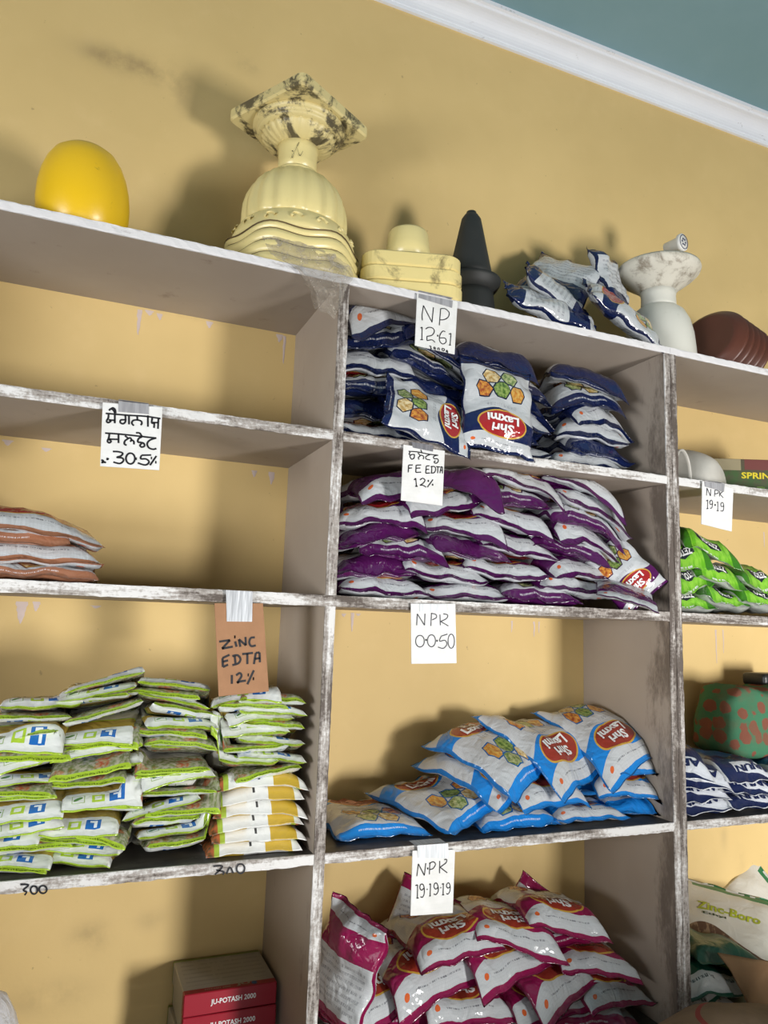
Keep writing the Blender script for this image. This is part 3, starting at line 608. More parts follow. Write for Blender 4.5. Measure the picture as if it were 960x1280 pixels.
def zinc_big(name):
    b = film_base(name, .34, .5); E = b.ex; b.vars['X'] = E('(u-0.5)*17'); b.vars['Y'] = E('v*13')
    c = b.mix(E('gt(X,0-6.2)*lt(X,0-1.6)*lt(Y,6)'), (.70, .71, .69), (.50, .33, .03))
    c = b.mix(E('front*gt(Y,6)*lt(abs(X+1),5)'), c, (.36, .26, .06))
    c = b.mix(E('lt(abs(X-0.6),0.18)*lt(abs(Y-1.7),0.5)'), c, (.03, .03, .03))
    c = b.mix(E('gt(X,5.6)'), c, (.34, .46, .05)); c = b.mix(E('gt(X,6.6)'), c, b.mix(uvnoise(b, 14, 14, .4, .6, 4), (.09, .055, .02), (.38, .10, .03)))
    return b.done(c)
MAT['zinc_big'] = zinc_big('zinc_pack_side_print')
def zetol(name):
    b = film_base(name, .25, .8); E = b.ex; b.vars['X'] = E('(u-0.5)*18'); b.vars['Y'] = E('v*22')
    c = b.mix(uvnoise(b, 10, 10, .4, .6), (.13, .42, .015), (.26, .58, .05))
    c = b.mix(E('front*lt(abs(X),3.3)*lt(abs(Y-3.0-0.25*abs(X)),1.05)'), c, (.015, .02, .03))
    c = b.mix(E('front*lt(abs(X-0.5),2.0)*lt(abs(Y-0.9),0.3)*t', t=uvnoise(b, 40, 12, .45, .5)), c, (.72, .78, .70))
    c = b.mix(E('front*gt(abs(X),5.6)'), c, (.045, .20, .012)); c = b.mix(E('back'), c, (.36, .38, .35)); c = b.mix(E('gt(abs(X),8.6)'), c, (.42, .48, .38))
    c = b.mix(E('gt(Y,9)'), c, (.42, .44, .41)); return b.done(c)
MAT['zetol'] = zetol('green_pouch_print')
def arjun(name):
    b = film_base(name, .3, .8); E = b.ex; b.vars['X'] = E('(u-0.5)*20'); b.vars['Y'] = E('v*24')
    c = b.mix(E('front*lt(abs(Y-3.3-0.12*X),1.35)*lt(X,4.5)'), (.010, .018, .075), (.62, .65, .70))
    c = b.mix(E('front*gt(Y,6.5)*lt(abs(X),6)*gt(p,0.5)', p=uvnoise(b, 6, 7, .5, .6, 3)), c, (.30, .24, .12)); c = b.mix(E('front*gt(Y,9)'), c, (.02, .09, .22))
    c = b.mix(E('gt(abs(X),9.2)'), c, (.58, .60, .62)); c = b.mix(E('lt(Y,0.45)'), c, (.60, .62, .64)); c = b.mix(E('back*lt(abs(Y-4),0.8)*lt(abs(X),7)'), c, (.55, .58, .62))
    return b.done(c)
MAT['arjun'] = arjun('dark_navy_pouch_print')
def boro(name):
    b = film_base(name, .4, .5); E = b.ex; b.vars['X'] = E('(u-0.5)*26'); b.vars['Y'] = E('v*30')
    c = b.mix(E('gt(Y,20+3*sin(X*0.25))'), (.60, .58, .51), (.10, .05, .03)); c = b.mix(E('gt(Y,20+3*sin(X*0.25))*p', p=uvnoise(b, 20, 8, .5, .6, 3)), c, (.26, .17, .10))
    c = b.mix(E('gt(Y,25.5)'), c, (.26, .36, .05)); c = b.mix(E('lt(Y,4.5)*gt(X,0-8)'), c, (.012, .16, .06)); c = b.mix(E('back'), c, (.50, .49, .44)); return b.done(c)
MAT['boro'] = boro('white_green_bag_print')
def greenwhite(name):
    b = film_base(name, .35, .8); E = b.ex; b.vars['X'] = E('(u-0.5)*20'); b.vars['Y'] = E('v*24')
    c = b.mix(E('gt(Y,4.5)'), (.62, .63, .62), (.008, .075, .045)); c = b.mix(E('lt(Y,1.2)'), c, (.01, .09, .05)); c = b.mix(E('front*lt(abs(Y-6.5),1.4)*lt(abs(X-3),4)'), c, (.20, .015, .015))
    c = b.mix(E('t*lt(abs(Y-3.2),0.3)*lt(abs(X),6)', t=uvnoise(b, 80, 14, .48, .52)), c, (.06, .08, .08)); return b.done(c)
MAT['greenwhite'] = greenwhite('dark_green_pouch_print')
MAT['white_ink'] = plain('white_print', (.80, .80, .80), .4); MAT['gold_ink'] = plain('cream_print', (.66, .60, .42), .4); MAT['olive_ink'] = plain('lime_print', (.36, .40, .03), .4); MAT['dark_ink'] = plain('dark_green_print', (.05, .08, .04), .4)

# ------------------------------------------------------------------ pouches
NU, NV = 24, 30
def ugrid(nu):
    t = np.linspace(0, 1, nu + 1); return (t - .45 * np.sin(2 * math.pi * t) / (2 * math.pi)) * 2 - 1
def vgrid(nu, nv):
    # denser rows near both ends, where film folds and seals are
    t = np.linspace(0, 1, nv + 1); return t - .55 * np.sin(2 * math.pi * t) / (2 * math.pi)
def profile(T, nu, nv, seal=.035, pu=4.0, pv=4.5):
    u = ugrid(nu); v_ = vgrid(nu, nv); vv = np.clip((v_ - seal) / (1 - 2 * seal), 0, 1) * 2 - 1
    fu = np.clip(1 - np.abs(u) ** pu, 0, 1) ** .6; gv = np.clip(1 - np.abs(vv) ** pv, 0, 1) ** .6
    return T * fu[:, None] * gv[None, :]
def fbm(P, s, seed):
    return np.array([noise.noise(V3((p[0] * s + seed * 3.1, p[1] * s - seed * 1.7, seed * .77))) for p in P])
def folds(P, seed, ang):
    """sharp film creases: ridged noise stretched along one direction"""
    ca, sa = math.cos(ang), math.sin(ang); o = []
    for p in P:
        a, c_ = p[0] * ca + p[1] * sa, -p[0] * sa + p[1] * ca
        o.append((1 - abs(noise.noise(V3((a * 9 + seed, c_ * 26, seed * .31))))) ** 5 - .45 + .5 * (1 - abs(noise.noise(V3((a * 30, c_ * 17 + seed, seed * .53))))) ** 4)
    return np.array(o)
class Surf: pass
def finish(name, mat, TOP, BOT, flip, letter, label, cat, group, nu, nv, parentless=True):
    """TOP/BOT arrays (nu+1,nv+1,3) sharing their borders; front print on TOP unless flip"""
    org = V3(((TOP[..., 0].mean()), TOP[..., 1].mean(), min(TOP[..., 2].min(), BOT[..., 2].min())))
    idx = lambda i, j: i * (nv + 1) + j
    vs_ = [tuple(V3(p) - org) for p in TOP.reshape(-1, 3)]; bi = {}
    for i in range(nu + 1):
        for j in range(nv + 1):
            if i in (0, nu) or j in (0, nv): bi[i, j] = idx(i, j)
            else: bi[i, j] = len(vs_); vs_.append(tuple(V3(BOT[i, j]) - org))
    fs, uvs = [], []
    vb = .5 * np.arange(nv + 1) / nv + .5 * vgrid(nu, nv); ub = .5 * np.arange(nu + 1) / nu + .5 * (ugrid(nu) + 1) / 2
    U = lambda i: float(ub[i]); W_ = lambda j: float(vb[j])
    for i in range(nu):
        for j in range(nv):
            q = ((i, j), (i, j + 1), (i + 1, j + 1), (i + 1, j)); fs.append(tuple(idx(*p) for p in q)); uvs.append([(U(p[0]) + (2 if flip else 0), W_(p[1])) for p in q])
            q = q[::-1]; fs.append(tuple(bi[p] for p in q)); uvs.append([(1 - U(p[0]) + (0 if flip else 2), W_(p[1])) for p in q])
    me = mesh(vs_, fs, name); ul = me.uv_layers.new(name='UVMap')
    ul.data.foreach_set('uv', [c_ for f in uvs for p in f for c_ in p])
    o = link(name, me, MAT[mat], None, True, org)
    tag(o, label, cat, group)
    if letter:
        for (s, cu_, cv, w, h, m, bold, shear) in letter:
            V, F = text2d(s, bold, shear); S_ = BOT if flip else TOP; out = []
            for a, b_ in V:
                uu = cu_ + a * w; vv = cv - b_ * h
                if flip: uu = 1 - uu
                fi = min(max(float(np.interp(uu, ub, np.arange(nu + 1))), 0), nu - 1e-6); fj = min(max(float(np.interp(vv, vb, np.arange(nv + 1))), 0), nv - 1e-6); i, j = int(fi), int(fj); fx, fy = fi - i, fj - j
                p00, p10, p01, p11 = (V3(S_[i, j]), V3(S_[i + 1, j]), V3(S_[i, j + 1]), V3(S_[i + 1, j + 1]))
                p_ = p00 * ((1 - fx) * (1 - fy)) + p10 * (fx * (1 - fy)) + p01 * ((1 - fx) * fy) + p11 * (fx * fy)
                nn = (p10 - p00).cross(p01 - p00)
                if nn.length > 0: nn.normalize()
                sgn = -1
                out.append(p_ + nn * sgn * .0016 * (1 if not flip else -1) - org)
            link('lettering', mesh(out, F), MAT[m], o)
    return o
SHRI = [('Shri\nLaxmi', .5, .305, .38, .155, 'white_ink', .035, 0.0)]
SHRI2 = [('Shri\nLaxmi', .5, .305, .38, .155, 'white_ink', .035, 0.0)]
class Pile:
    R = .01
    def __init__(s, x0, x1, z, zc, y1=SHELF_D - .004, lean=None):
        s.x0, s.x1, s.z, s.zc, s.y1 = x0 + .003, x1 - .003, z, zc - .004, y1
        s.gx = np.arange(x0 - .05, x1 + .06, s.R); s.gy = np.arange(-.10, SHELF_D + .05, s.R)
        s.H = np.full((len(s.gx), len(s.gy)), z); s.H[:, s.gy < 0] = z - .02
        if lean: s.H = np.maximum(s.H, z + lean[1] * np.clip(s.gy[None, :] - lean[0], 0, 1) + 0 * s.H)
    def sample(s, X, Y):
        fx = np.clip((X - s.gx[0]) / s.R, 0, len(s.gx) - 1.001); fy = np.clip((Y - s.gy[0]) / s.R, 0, len(s.gy) - 1.001)
        i, j = fx.astype(int), fy.astype(int); a, c_ = fx - i, fy - j; H = s.H
        return H[i, j] * (1 - a) * (1 - c_) + H[i + 1, j] * a * (1 - c_) + H[i, j + 1] * (1 - a) * c_ + H[i + 1, j + 1] * a * c_
    def drop(s, mat, x, y, yaw, w, l, T, seed, flip=False, letter=None, label='', cat='pouch', group=None, nu=NU, nv=NV, name='fertilizer_pouch', stiff=.62, crumple=1.0, pin=.07, roll=0.0, pitch=0.0, pu=5.0, pv=5.5, kt=.64, lift=(88, .9)):
        th = math.radians(yaw); Vd = np.array((-math.sin(th), math.cos(th))); Ud = np.array((-Vd[1], Vd[0]))
        u = ugrid(nu)[:, None]; v_ = vgrid(nu, nv)[None, :] * 2 - 1
        pinch = 1 - pin * (1 - np.abs(v_) ** 2.2); pinl = 1 - .6 * pin * (1 - np.abs(u) ** 2.2)
        a = u * (w / 2) * pinch; c_ = v_ * (l / 2) * pinl
        rs = np.random.RandomState(seed); ph = rs.uniform(0, 6, 8)
        X = x + a * Ud[0] + c_ * Vd[0]; Y = y + a * Ud[1] + c_ * Vd[1]
        X = np.clip(X, s.x0 + rs.uniform(0, .004), s.x1 - rs.uniform(0, .004)); Y = np.minimum(Y, s.y1 - rs.uniform(0, .003))
        tau = profile(T, nu, nv, pu=pu, pv=pv); P = np.stack([X.ravel(), Y.ravel()], 1)
        tau = tau * (1 + .30 * fbm(P, 14, seed).reshape(X.shape) * crumple)
        h = s.sample(X, Y); kb = 1 - kt; t = h + kb * tau
        A = np.stack([np.ones(X.size), X.ravel(), Y.ravel()], 1); co = np.linalg.lstsq(A, t.ravel(), rcond=None)[0]; co[1] = np.clip(co[1], -.10, .10); co[2] = np.clip(co[2], -.30, .30); co[0] = (t.ravel() - A[:, 1:] @ co[1:]).mean(); plane = (A @ co).reshape(X.shape)
        plane = plane + math.tan(math.radians(roll)) * (X - x) + math.tan(math.radians(pitch)) * (Y - y)
        m = t.copy()
        for _ in range(14):
            q = np.pad(m, 1, mode='edge'); m = .2 * (q[1:-1, 1:-1] + q[:-2, 1:-1] + q[2:, 1:-1] + q[1:-1, :-2] + q[1:-1, 2:])
        m = stiff * plane + (1 - stiff) * m
        pen = h - (m - kb * tau); m = m + max(0, np.percentile(pen, lift[0])) * lift[1]
        # folds: ripples gathered at both ends, long soft creases along the film
        vv = (v_ + 1) / 2; e0 = np.exp(-vv / .10); e1 = np.exp(-(1 - vv) / .10)
        rip = (np.sin(u * 7 + ph[0]) * .45 + np.sin(u * 13 + ph[1]) * .3) * e0 + (np.sin(u * 8 + ph[2]) * .45 + np.sin(u * 14 + ph[3]) * .3) * e1
        amp = min(T, .05) * .13 * crumple
        m = m + amp * rip + amp * .9 * fbm(P, 22, seed + 5).reshape(X.shape)
        e2 = np.exp(-(1 - np.abs(u)) / .22); m = m + amp * .8 * e2 * np.sin(v_ * 9 + ph[4])
        fo = folds(P, seed, ph[6]).reshape(X.shape) * np.clip(tau / T * 3, 0, 1) * min(T, .05) * .10 * crumple
        bot = np.maximum(m - kb * tau - .5 * fo, h + .0006); top = np.maximum(m + kt * tau + fo, bot + .35 * tau + .0006)
        zl = np.minimum(s.zc, 9) * np.ones_like(top); top = np.minimum(top, zl); bot = np.minimum(bot, top - .0004)
        edge = np.minimum(np.maximum(m, h + .001), zl)
        brd = np.zeros(X.shape, bool); brd[0, :] = brd[-1, :] = brd[:, 0] = brd[:, -1] = True
        top = np.where(brd, edge, np.maximum(top, np.minimum(edge, zl))); bot = np.where(brd, edge, bot)
        TOPp = np.stack([X, Y, top], 2); BOTp = np.stack([X, Y, bot], 2)
        # raise the height field
        gx, gy = np.meshgrid(s.gx, s.gy, indexing='ij'); dx, dy = gx - x, gy - y
        la = (dx * Ud[0] + dy * Ud[1]) / (w / 2); lc = (dx * Vd[0] + dy * Vd[1]) / (l / 2)
        ins = (np.abs(la) <= 1) & (np.abs(lc) <= 1); ii = np.clip(((la[ins] + 1) / 2 * nu).round().astype(int), 0, nu)
        jj = np.clip(((lc[ins] + 1) / 2 * nv).round().astype(int), 0, nv)
        s.H[ins] = np.maximum(s.H[ins], top[ii, jj])
        return finish(name, mat, TOPp, BOTp, flip, letter, label, cat, group, nu, nv)
def free(mat, c, Vd, Nd, w, l, T, seed, flip=False, letter=None, label='', cat='pouch', group=None, nu=NU, nv=NV, name='fertilizer_pouch', bend=0.0, bendu=0.0, crumple=1.0, pin=.07, pv=3.4, pu=3.0):
    Nd = V3(Nd).normalized(); Vd = V3(Vd); Vd = (Vd - Nd * Vd.dot(Nd)).normalized(); Ud = Nd.cross(Vd)
    u = ugrid(nu)[:, None]; v_ = vgrid(nu, nv)[None, :] * 2 - 1
    a = u * (w / 2) * (1 - pin * (1 - np.abs(v_) ** 2.2)); q = v_ * (l / 2) * (1 - .6 * pin * (1 - np.abs(u) ** 2.2))
    rs = np.random.RandomState(seed); ph = rs.uniform(0, 6, 8); P = np.stack([(a + 0 * q).ravel() + seed, (q + 0 * a).ravel()], 1)
    tau = profile(T, nu, nv, pv=pv, pu=pu) * (1 + .3 * fbm(P, 14, seed).reshape(a.shape) * crumple)
    vv = (v_ + 1) / 2; e0 = np.exp(-vv / .10); e1 = np.exp(-(1 - vv) / .10); amp = min(T, .05) * .15 * crumple
    m = amp * ((np.sin(u * 7 + ph[0]) * .45 + np.sin(u * 13 + ph[1]) * .3) * e0 + (np.sin(u * 8 + ph[2]) * .45 + np.sin(u * 14 + ph[3]) * .3) * e1) + amp * fbm(P, 22, seed + 5).reshape(a.shape)
    m = m + amp * .8 * np.exp(-(1 - np.abs(u)) / .22) * np.sin(v_ * 9 + ph[4]) - bend * v_ ** 2 * l / 2 - bendu * u ** 2 * w / 2
    brd = np.zeros(a.shape, bool); brd[0, :] = brd[-1, :] = brd[:, 0] = brd[:, -1] = True
    half = np.where(brd, 0, .5 * tau + folds(P, seed, ph[6]).reshape(a.shape) * np.clip(tau / T * 3, 0, 1) * min(T, .05) * .10 * crumple)
    B0 = np.array(c)[None, None, :] + a[..., None] * np.array(Ud) + q[..., None] * np.array(Vd); N_ = np.array(Nd)
    return finish(name, mat, B0 + (m + half)[..., None] * N_, B0 + (m - half)[..., None] * N_, flip, letter, label, cat, group, nu, nv)
def pxX(px, py, Y=.02): return at(px, py, Y).x

# ------------------------------------------------------------------ piles of pouches
ORD = ['lowest', 'second lowest', 'third from below', 'fourth from below', 'fifth from below', 'sixth from below', 'seventh from below', 'eighth from below', 'ninth from below', 'tenth from below', 'eleventh from below',
       'twelfth from below', 'thirteenth from below', 'fourteenth from below', 'fifteenth from below', 'sixteenth from below', 'seventeenth from below', 'eighteenth from below', 'nineteenth from below']
def ordn(k, n): return 'topmost' if k == n - 1 else ORD[k]
# columns: list of (where, [(px, yaw, flip, lettered, depth_y)...]) listed bottom to top; dropped layer by layer
def run_pile(P, mat, desc, shelf, cols, pyref, w, l, T, seed0, group, ybase, name='fertilizer_pouch', lettering=SHRI, **kw):
    n = 0; mx = max(len(c_[1]) for c_ in cols)
    for lev in range(mx):
        for ci, (where, L) in enumerate(cols):
            if lev >= len(L): continue
            it = L[lev]; px, yaw, flip, let = it[:4]; ex = it[4] if len(it) > 4 else {}
            n += 1; e = dict(kw); yaw += ((n * 37) % 11 - 5) * 1.1; px += ((n * 53) % 7 - 3) * 2; e['roll'] = ((n * 29) % 9 - 4) * 1.1; e.update({k_: v_ for k_, v_ in ex.items() if k_ not in ('dy', 'lab', 'T', 'w', 'l')})
            lab = ex.get('lab') or '%s, %s %s' % (desc, ordn(lev, len(L)), where)
            P.drop(ex.get('mat', mat) if 'mat' in ex else mat, pxX(px, pyref), ybase + l / 2 + ex.get('dy', 0), yaw, ex.get('w', w), ex.get('l', l), ex.get('T', T), seed0 + n, flip, lettering if let else None, lab, 'pouch', group, name=name, **e)

# navy pouches, second board
P = Pile(AX1, BX0, ZT[1], zu[0])
run_pile(P, 'navy', 'navy and white fertilizer pouch', 'NP', [
    ('in the navy stack beside the left divider', [(478, 4, False, False), (470, 184, True, False), (482, 176, False, False), (476, -8, True, False, dict(roll=-6)), (474, 182, False, False), (486, 10, False, False, dict(roll=-10))]),
    ('in the second navy stack from the left', [(560, 180, True, False), (548, 172, False, False), (556, 186, True, False), (548, 190, False, False, dict(roll=-8)), (560, 184, True, False, dict(roll=-8))]),
    ('in the third navy stack from the left', [(655, 0, True, False), (645, 180, False, False), (665, -10, False, False), (655, 188, True, False, dict(roll=-6)), (650, 174, False, False), (640, 178, True, False)]),
    ('in the navy stack by the right divider', [(752, 0, False, False), (762, 180, True, False), (756, -6, False, False), (766, 8, True, False), (758, 174, False, False), (770, 165, True, False, dict(roll=-12))])],
    560, .205, .24, .054, 100, 'navy pouches on the NP shelf', .052)
free('navy', at(535, 521, .018) + V3((0, .0, .002)), (-.93, .10, .22), (.10, -.86, .48), .165, .215, .040, 131, letter=[('Shri\nLaxmi', .5, .305, .40, .16, 'white_ink', .035, 0)], label='navy pouch leaning sideways at the front above the FE EDTA card', group='navy pouches on the NP shelf')
free('navy', at(621, 511, .014), (.10, .22, .97), (-.02, -.96, .25), .185, .232, .045, 132, letter=SHRI2, label='upside-down navy pouch standing upright in front of the navy pile', group='navy pouches on the NP shelf')

# purple pouches, third board
P = Pile(AX1, BX0, ZT[2], zu[1])
run_pile(P, 'purple', 'purple and white fertilizer pouch', 'FE', [
    ('in the purple stack beside the left divider', [(482, 2, False, False, dict(dy=-.012)), (462, 183, True, False), (516, 180, False, False), (470, 184, True, False), (478, 0, False, False), (505, 4, True, False, dict(roll=-4))]),
    ('in the second purple stack from the left', [(598, -10, True, False), (565, 2, False, False), (585, 184, True, False), (600, -6, False, False), (556, 8, False, False, dict(roll=8)), (590, 170, True, False)]),
    ('in the third purple stack from the left', [(680, 180, False, False, dict(dy=-.006)), (650, -8, False, False), (660, 4, True, False), (650, -6, False, False), (640, 172, False, False, dict(roll=10)), (672, -8, False, True)]),
    ('in the fourth purple stack from the left', [(726, 5, False, False), (722, 8, True, False, dict(roll=6)), (722, 172, False, False), (742, 3, False, False), (742, 180, False, False), (748, -8, True, False, dict(roll=-6)), (752, -12, False, True, dict(roll=-10))])],
    690, .205, .25, .0475, 200, 'purple pouches on the FE EDTA shelf', .022)
free('purple', at(776, 748, .012) + V3((.01, 0, .014)), (.45, .72, .02), (.05, -.35, .93), .14, .20, .030, 261, flip=True, label='purple pouch sliding flat off the front board edge beside the right divider', group='purple pouches on the FE EDTA shelf')
free('purple', at(776, 716, .055), (-.60, .25, .70), (-.45, -.85, .15), .14, .18, .045, 262, letter=SHRI2, label='purple pouch propped on edge near the right divider, red oval facing out', group='purple pouches on the FE EDTA shelf')
free('purple', at(796, 690, .15), (.30, .10, .95), (-.80, -.55, .1), .16, .20, .035, 263, flip=True, label='purple pouch standing behind against the right divider panel', group='purple pouches on the FE EDTA shelf')

# sky blue pouches, fourth board
P = Pile(AX1, BX0, ZT[3], zu[2])
G = 'sky blue pouches on the fourth board'
def bl(px, py, y, yaw, let, lab, seed, flip=False, **k):
    return P.drop('blue', at(px, py, y).x, y, yaw, k.pop('w', .205), k.pop('l', .25), k.pop('T', .038), seed, flip, SHRI if let else None, lab, 'pouch', G, **k)
bl(456, 1035, .165, 178, False, 'sky blue pouch lying flat in the left corner beside the divider', 301)
bl(615, 1020, .150, 183, False, 'sky blue pouch at the bottom centre of the blue pile', 302)
bl(700, 1010, .155, 3, False, 'sky blue pouch low under the bent one in the blue pile', 303)
bl(772, 1005, .170, 176, False, 'sky blue pouch at the bottom right of the blue pile', 304, True)
bl(600, 960, .225, 175, False, 'sky blue pouch lying behind the middle of the blue pile', 305, T=.06)
bl(700, 960, .225, 178, False, 'sky blue pouch lying behind on the right of the blue pile', 306, T=.06)
bl(545, 1015, .155, 206, True, 'sky blue pouch slanting at lower left with vegetable pictures toward front', 307, pitch=10)
bl(760, 985, .165, -6, False, 'crumpled sky blue pouch second lowest at the right end', 308, T=.045)
bl(650, 1000, .150, 10, False, 'bent sky blue pouch under the middle of the blue pile', 309, T=.045)
bl(600, 985, .165, 24, True, 'sky blue pouch half covered, orange dot showing at its front', 310, pitch=8)
bl(700, 950, .235, 176, False, 'sky blue pouch hidden at the back of the blue pile', 311, T=.06)
bl(775, 965, .165, 0, False, 'sky blue pouch under the topmost one at the right end', 312, T=.045)
bl(612, 955, .165, 208, True, 'sky blue pouch third from the right on top, oval at far corner', 313, pitch=10)
bl(672, 955, .160, 26, True, 'sky blue pouch on top between two others, oval toward front', 314, pitch=12)
bl(745, 940, .165, 14, True, 'topmost sky blue pouch at the right end of the pile', 315, pitch=12)

# magenta pouches, lowest board in view
P = Pile(AX1, BX0, ZT[4], zu[3])
G = 'magenta pouches on the lowest board'
def mg(px, y, yaw, let, lab, seed, flip=False, **k):
    return P.drop('magenta', at(px, 1230, .02).x, y, yaw, k.pop('w', .21), k.pop('l', .25), k.pop('T', .043), seed, flip, SHRI if let else None, lab, 'pouch', G, **k)
for q in [(455, .16, 4, 0, 'magenta pouch at the very bottom left of the magenta pile'), (560, .15, 182, 0, 'magenta pouch at the very bottom, second from the left'), (665, .15, 0, 0, 'magenta pouch at the very bottom, third from the left'), (765, .16, 184, 0, 'magenta pouch at the very bottom right, dark front end'),
          (450, .155, -14, 0, 'magenta pouch low beside the left divider, stripe bent downward'), (535, .15, 3, 0, 'magenta pouch low in the second stack from the left'), (625, .15, 8, 1, 'magenta pouch low in the middle of the magenta pile'), (745, .15, 176, 0, 'magenta pouch low at the right with plain magenta end'),
          (505, .165, 182, 0, 'magenta pouch third from below at the left'), (595, .15, 2, 1, 'magenta pouch in the middle with oval just visible at its edge'), (690, .15, 10, 0, 'magenta pouch in the middle right, stripe rising to the right'), (780, .16, 10, 0, 'magenta pouch at the right end above the plain dark one'),
          (480, .155, 18, 1, 'magenta pouch tilted at left, red oval and orange dot showing'), (610, .20, 178, 0, 'magenta pouch buried behind the middle stack'), (700, .145, 22, 0, 'magenta pouch slanting up steeply in the right middle'), (770, .17, -4, 0, 'crumpled magenta pouch at right under the rounded top one'),
          (548, .155, 10, 1, 'magenta pouch left of the card foot, second layer from the top'), (640, .155, 14, 0, 'magenta pouch under the two rounded top ones'), (735, .20, 180, 0, 'magenta pouch buried behind the right stack'),
          (585, .165, 4, 1, 'magenta pouch on top beneath the 19.19.19 card'), (672, .160, -10, 1, 'bulging magenta pouch on top right of the card'), (730, .170, -4, 1, 'rounded magenta pouch at the top right of the pile')]:
    seed = 400 + int(q[0] + q[1] * 100); mg(q[0], q[1], q[2], q[3], q[4], seed, flip=False)
free('magenta', at(412, 1212, .06) + V3((.035, 0, 0)), (-.25, .1, -.95), (-.85, -.45, .15), .15, .22, .06, 471, flip=True, label='magenta pouch standing up against the left divider', group=G, crumple=1.5)
free('magenta', at(662, 1150, .235), (.62, .2, .75), (-.2, -.9, .2), .14, .17, .03, 472, flip=True, label='magenta pouch at the back with one corner sticking up', group=G)
free('magenta', at(524, 1168, .19), (.55, .45, .6), (-.2, -.75, .6), .16, .22, .04, 473, flip=True, label='magenta pouch leaning behind the 19.19.19 card', group=G)

# copper-brown pouches, left column third board
P = Pile(LX + .02, AX0, ZT[2], zu[1])
G = 'copper brown pouches in the left column'
for k, (x_, yaw, T_, lab, rl) in enumerate([(-.545, 178, .036, 'copper brown pouch at the bottom of the small brown stack', 0), (-.545, 2, .042, 'copper brown pouch second from the bottom of the brown stack', 0), (-.60, 180, .034, 'copper brown pouch with green picture showing, third from the bottom', 0), (-.555, 8, .036, 'copper brown pouch on top, its pointed corner drooping to the right', -6)]):
    P.drop('copper', x_, .125, yaw + 0, .27, .22, T_, 500 + k, k == 1, None, lab, 'pouch', G, roll=rl, pin=.04)

# zinc sachets, left column fourth board
P = Pile(LX + .02, AX0, ZT[3], zu[2])
G = 'zinc sachets in the left column'
rz_ = random.Random(11); seq = []
Zc = [('far left stack at the frame edge', 22, 14), ('second zinc stack from the left', 118, 15), ('third zinc stack from the left', 212, 13), ('fourth zinc stack, left of the cardboard card foot', 268, 11), ('rightmost zinc stack beside the divider', 345, 0)]
def zdrop(px, yaw, flip, T_, lab, seed, let=None, **k):
    P.drop('zinc', at(px, 1000, .03).x, k.pop('y', .105), yaw, .130, .17, T_, seed, flip, let, lab, 'sachet', G, nu=14, nv=18, name='zinc_sachet', pu=14, pv=11, pin=.02, stiff=.85, kt=.55, lift=(74, .8), **k)
# the five larger packs lying sideways at the right end, lowest first
for k in range(6):
    P.drop('zinc_big', at(322, 1060, .02).x + (.004 if k % 2 else -.004), .082, 0 + rz_.uniform(-3, 3), .178, .13, .027, 560 + k, False, None, 'white zinc pack with gold side patch, %s at the right end' % ordn(k, 6), 'sachet', 'zinc packs lying sideways at the right end', nu=18, nv=16, name='zinc_pack', crumple=.7, pu=5, pv=7, pin=.03)
ZS = [('in the stack at the left frame edge', 25, [1, 0, 1, 1, 0, 0, 1, 0, 1, 1, 0, 1, 0, 1, 1, 0, 1, 0]), ('in the second zinc stack from the left', 122, [0, 0, 1, 1, 0, 1, 1, 0, 1, 0, 1, 1, 0, 1, 0, 1, 1, 0, 0]),
      ('in the third zinc stack from the left', 216, [1, 0, 1, 1, 0, 1, 1, 0, 1, 1, 0, 1, 1, 0, 1, 0, 1, 0])]
for lev in range(19):
    for ci, (where, px, fl) in enumerate(ZS):
        if lev < len(fl):
            yaw = (0 if not fl[lev] else 0) + rz_.uniform(-10, 10) + (-8 if ci == 1 else 0); last = lev >= len(fl) - 1
            let = [('ZINC EDTA', .5, .325, .80, .095, 'gold_ink', .03, 0)] if (last or lev == len(fl) - 2) and not fl[lev] else None
            zdrop(px + rz_.uniform(-13, 13) + (4 if lev % 2 else -4), yaw, bool(fl[lev]), .0165 + rz_.uniform(-.003, .004), 'lime and white zinc sachet, %s %s' % (ordn(lev, len(fl)), where), 600 + lev * 10 + ci, let, y=.10 + rz_.uniform(-.008, .012), roll=rz_.uniform(-9, 9) + (4 if ci == 1 else 0))
FR = [1, 0, 0, 1, 0, 0, 1, 0, 0, 1, 1, 0]
for k, fl in enumerate(FR):
    zdrop((306 if k % 2 else 332) + rz_.uniform(-6, 8), rz_.uniform(-8, 8), bool(fl), .019, 'white and lime zinc sachet on the sideways packs, %s of that stack' % ordn(k, len(FR)), 800 + k, [('ZINC EDTA', .5, .325, .80, .095, 'gold_ink', .03, 0)] if k == 11 else None, roll=rz_.uniform(-2, 8), y=.10)
# navy pouches on the very top
G = 'navy pouches on the top board'
free('navy', at(700, 352, .17), (.62, .35, .62), (-.35, -.75, .60), .20, .25, .05, 901, flip=True, label='navy pouch leaning at the back of the heap on the top board', group=G)
free('navy', at(700, 375, .10), (-.75, .2, .45), (.35, -.75, .55), .13, .25, .045, 902, flip=True, label='navy pouch lying slanted in the middle of the top heap', group=G)
free('navy', at(690, 388, .06), (-.9, .1, .2), (.1, -.75, .65), .10, .27, .045, 903, flip=True, label='navy pouch at the front left foot of the top heap', group=G)
free('navy', at(765, 362, .15), (-.2, .3, .9), (.45, -.8, .25), .16, .22, .045, 904, flip=True, label='navy pouch standing crumpled next to the white vase', group=G, crumple=1.6)
free('navy', at(778, 394, .055), (.80, -.05, -.42), (.28, -.72, .62), .15, .25, .045, 905, letter=None, label='navy pouch with red oval sloping down toward the vase foot', group=G)

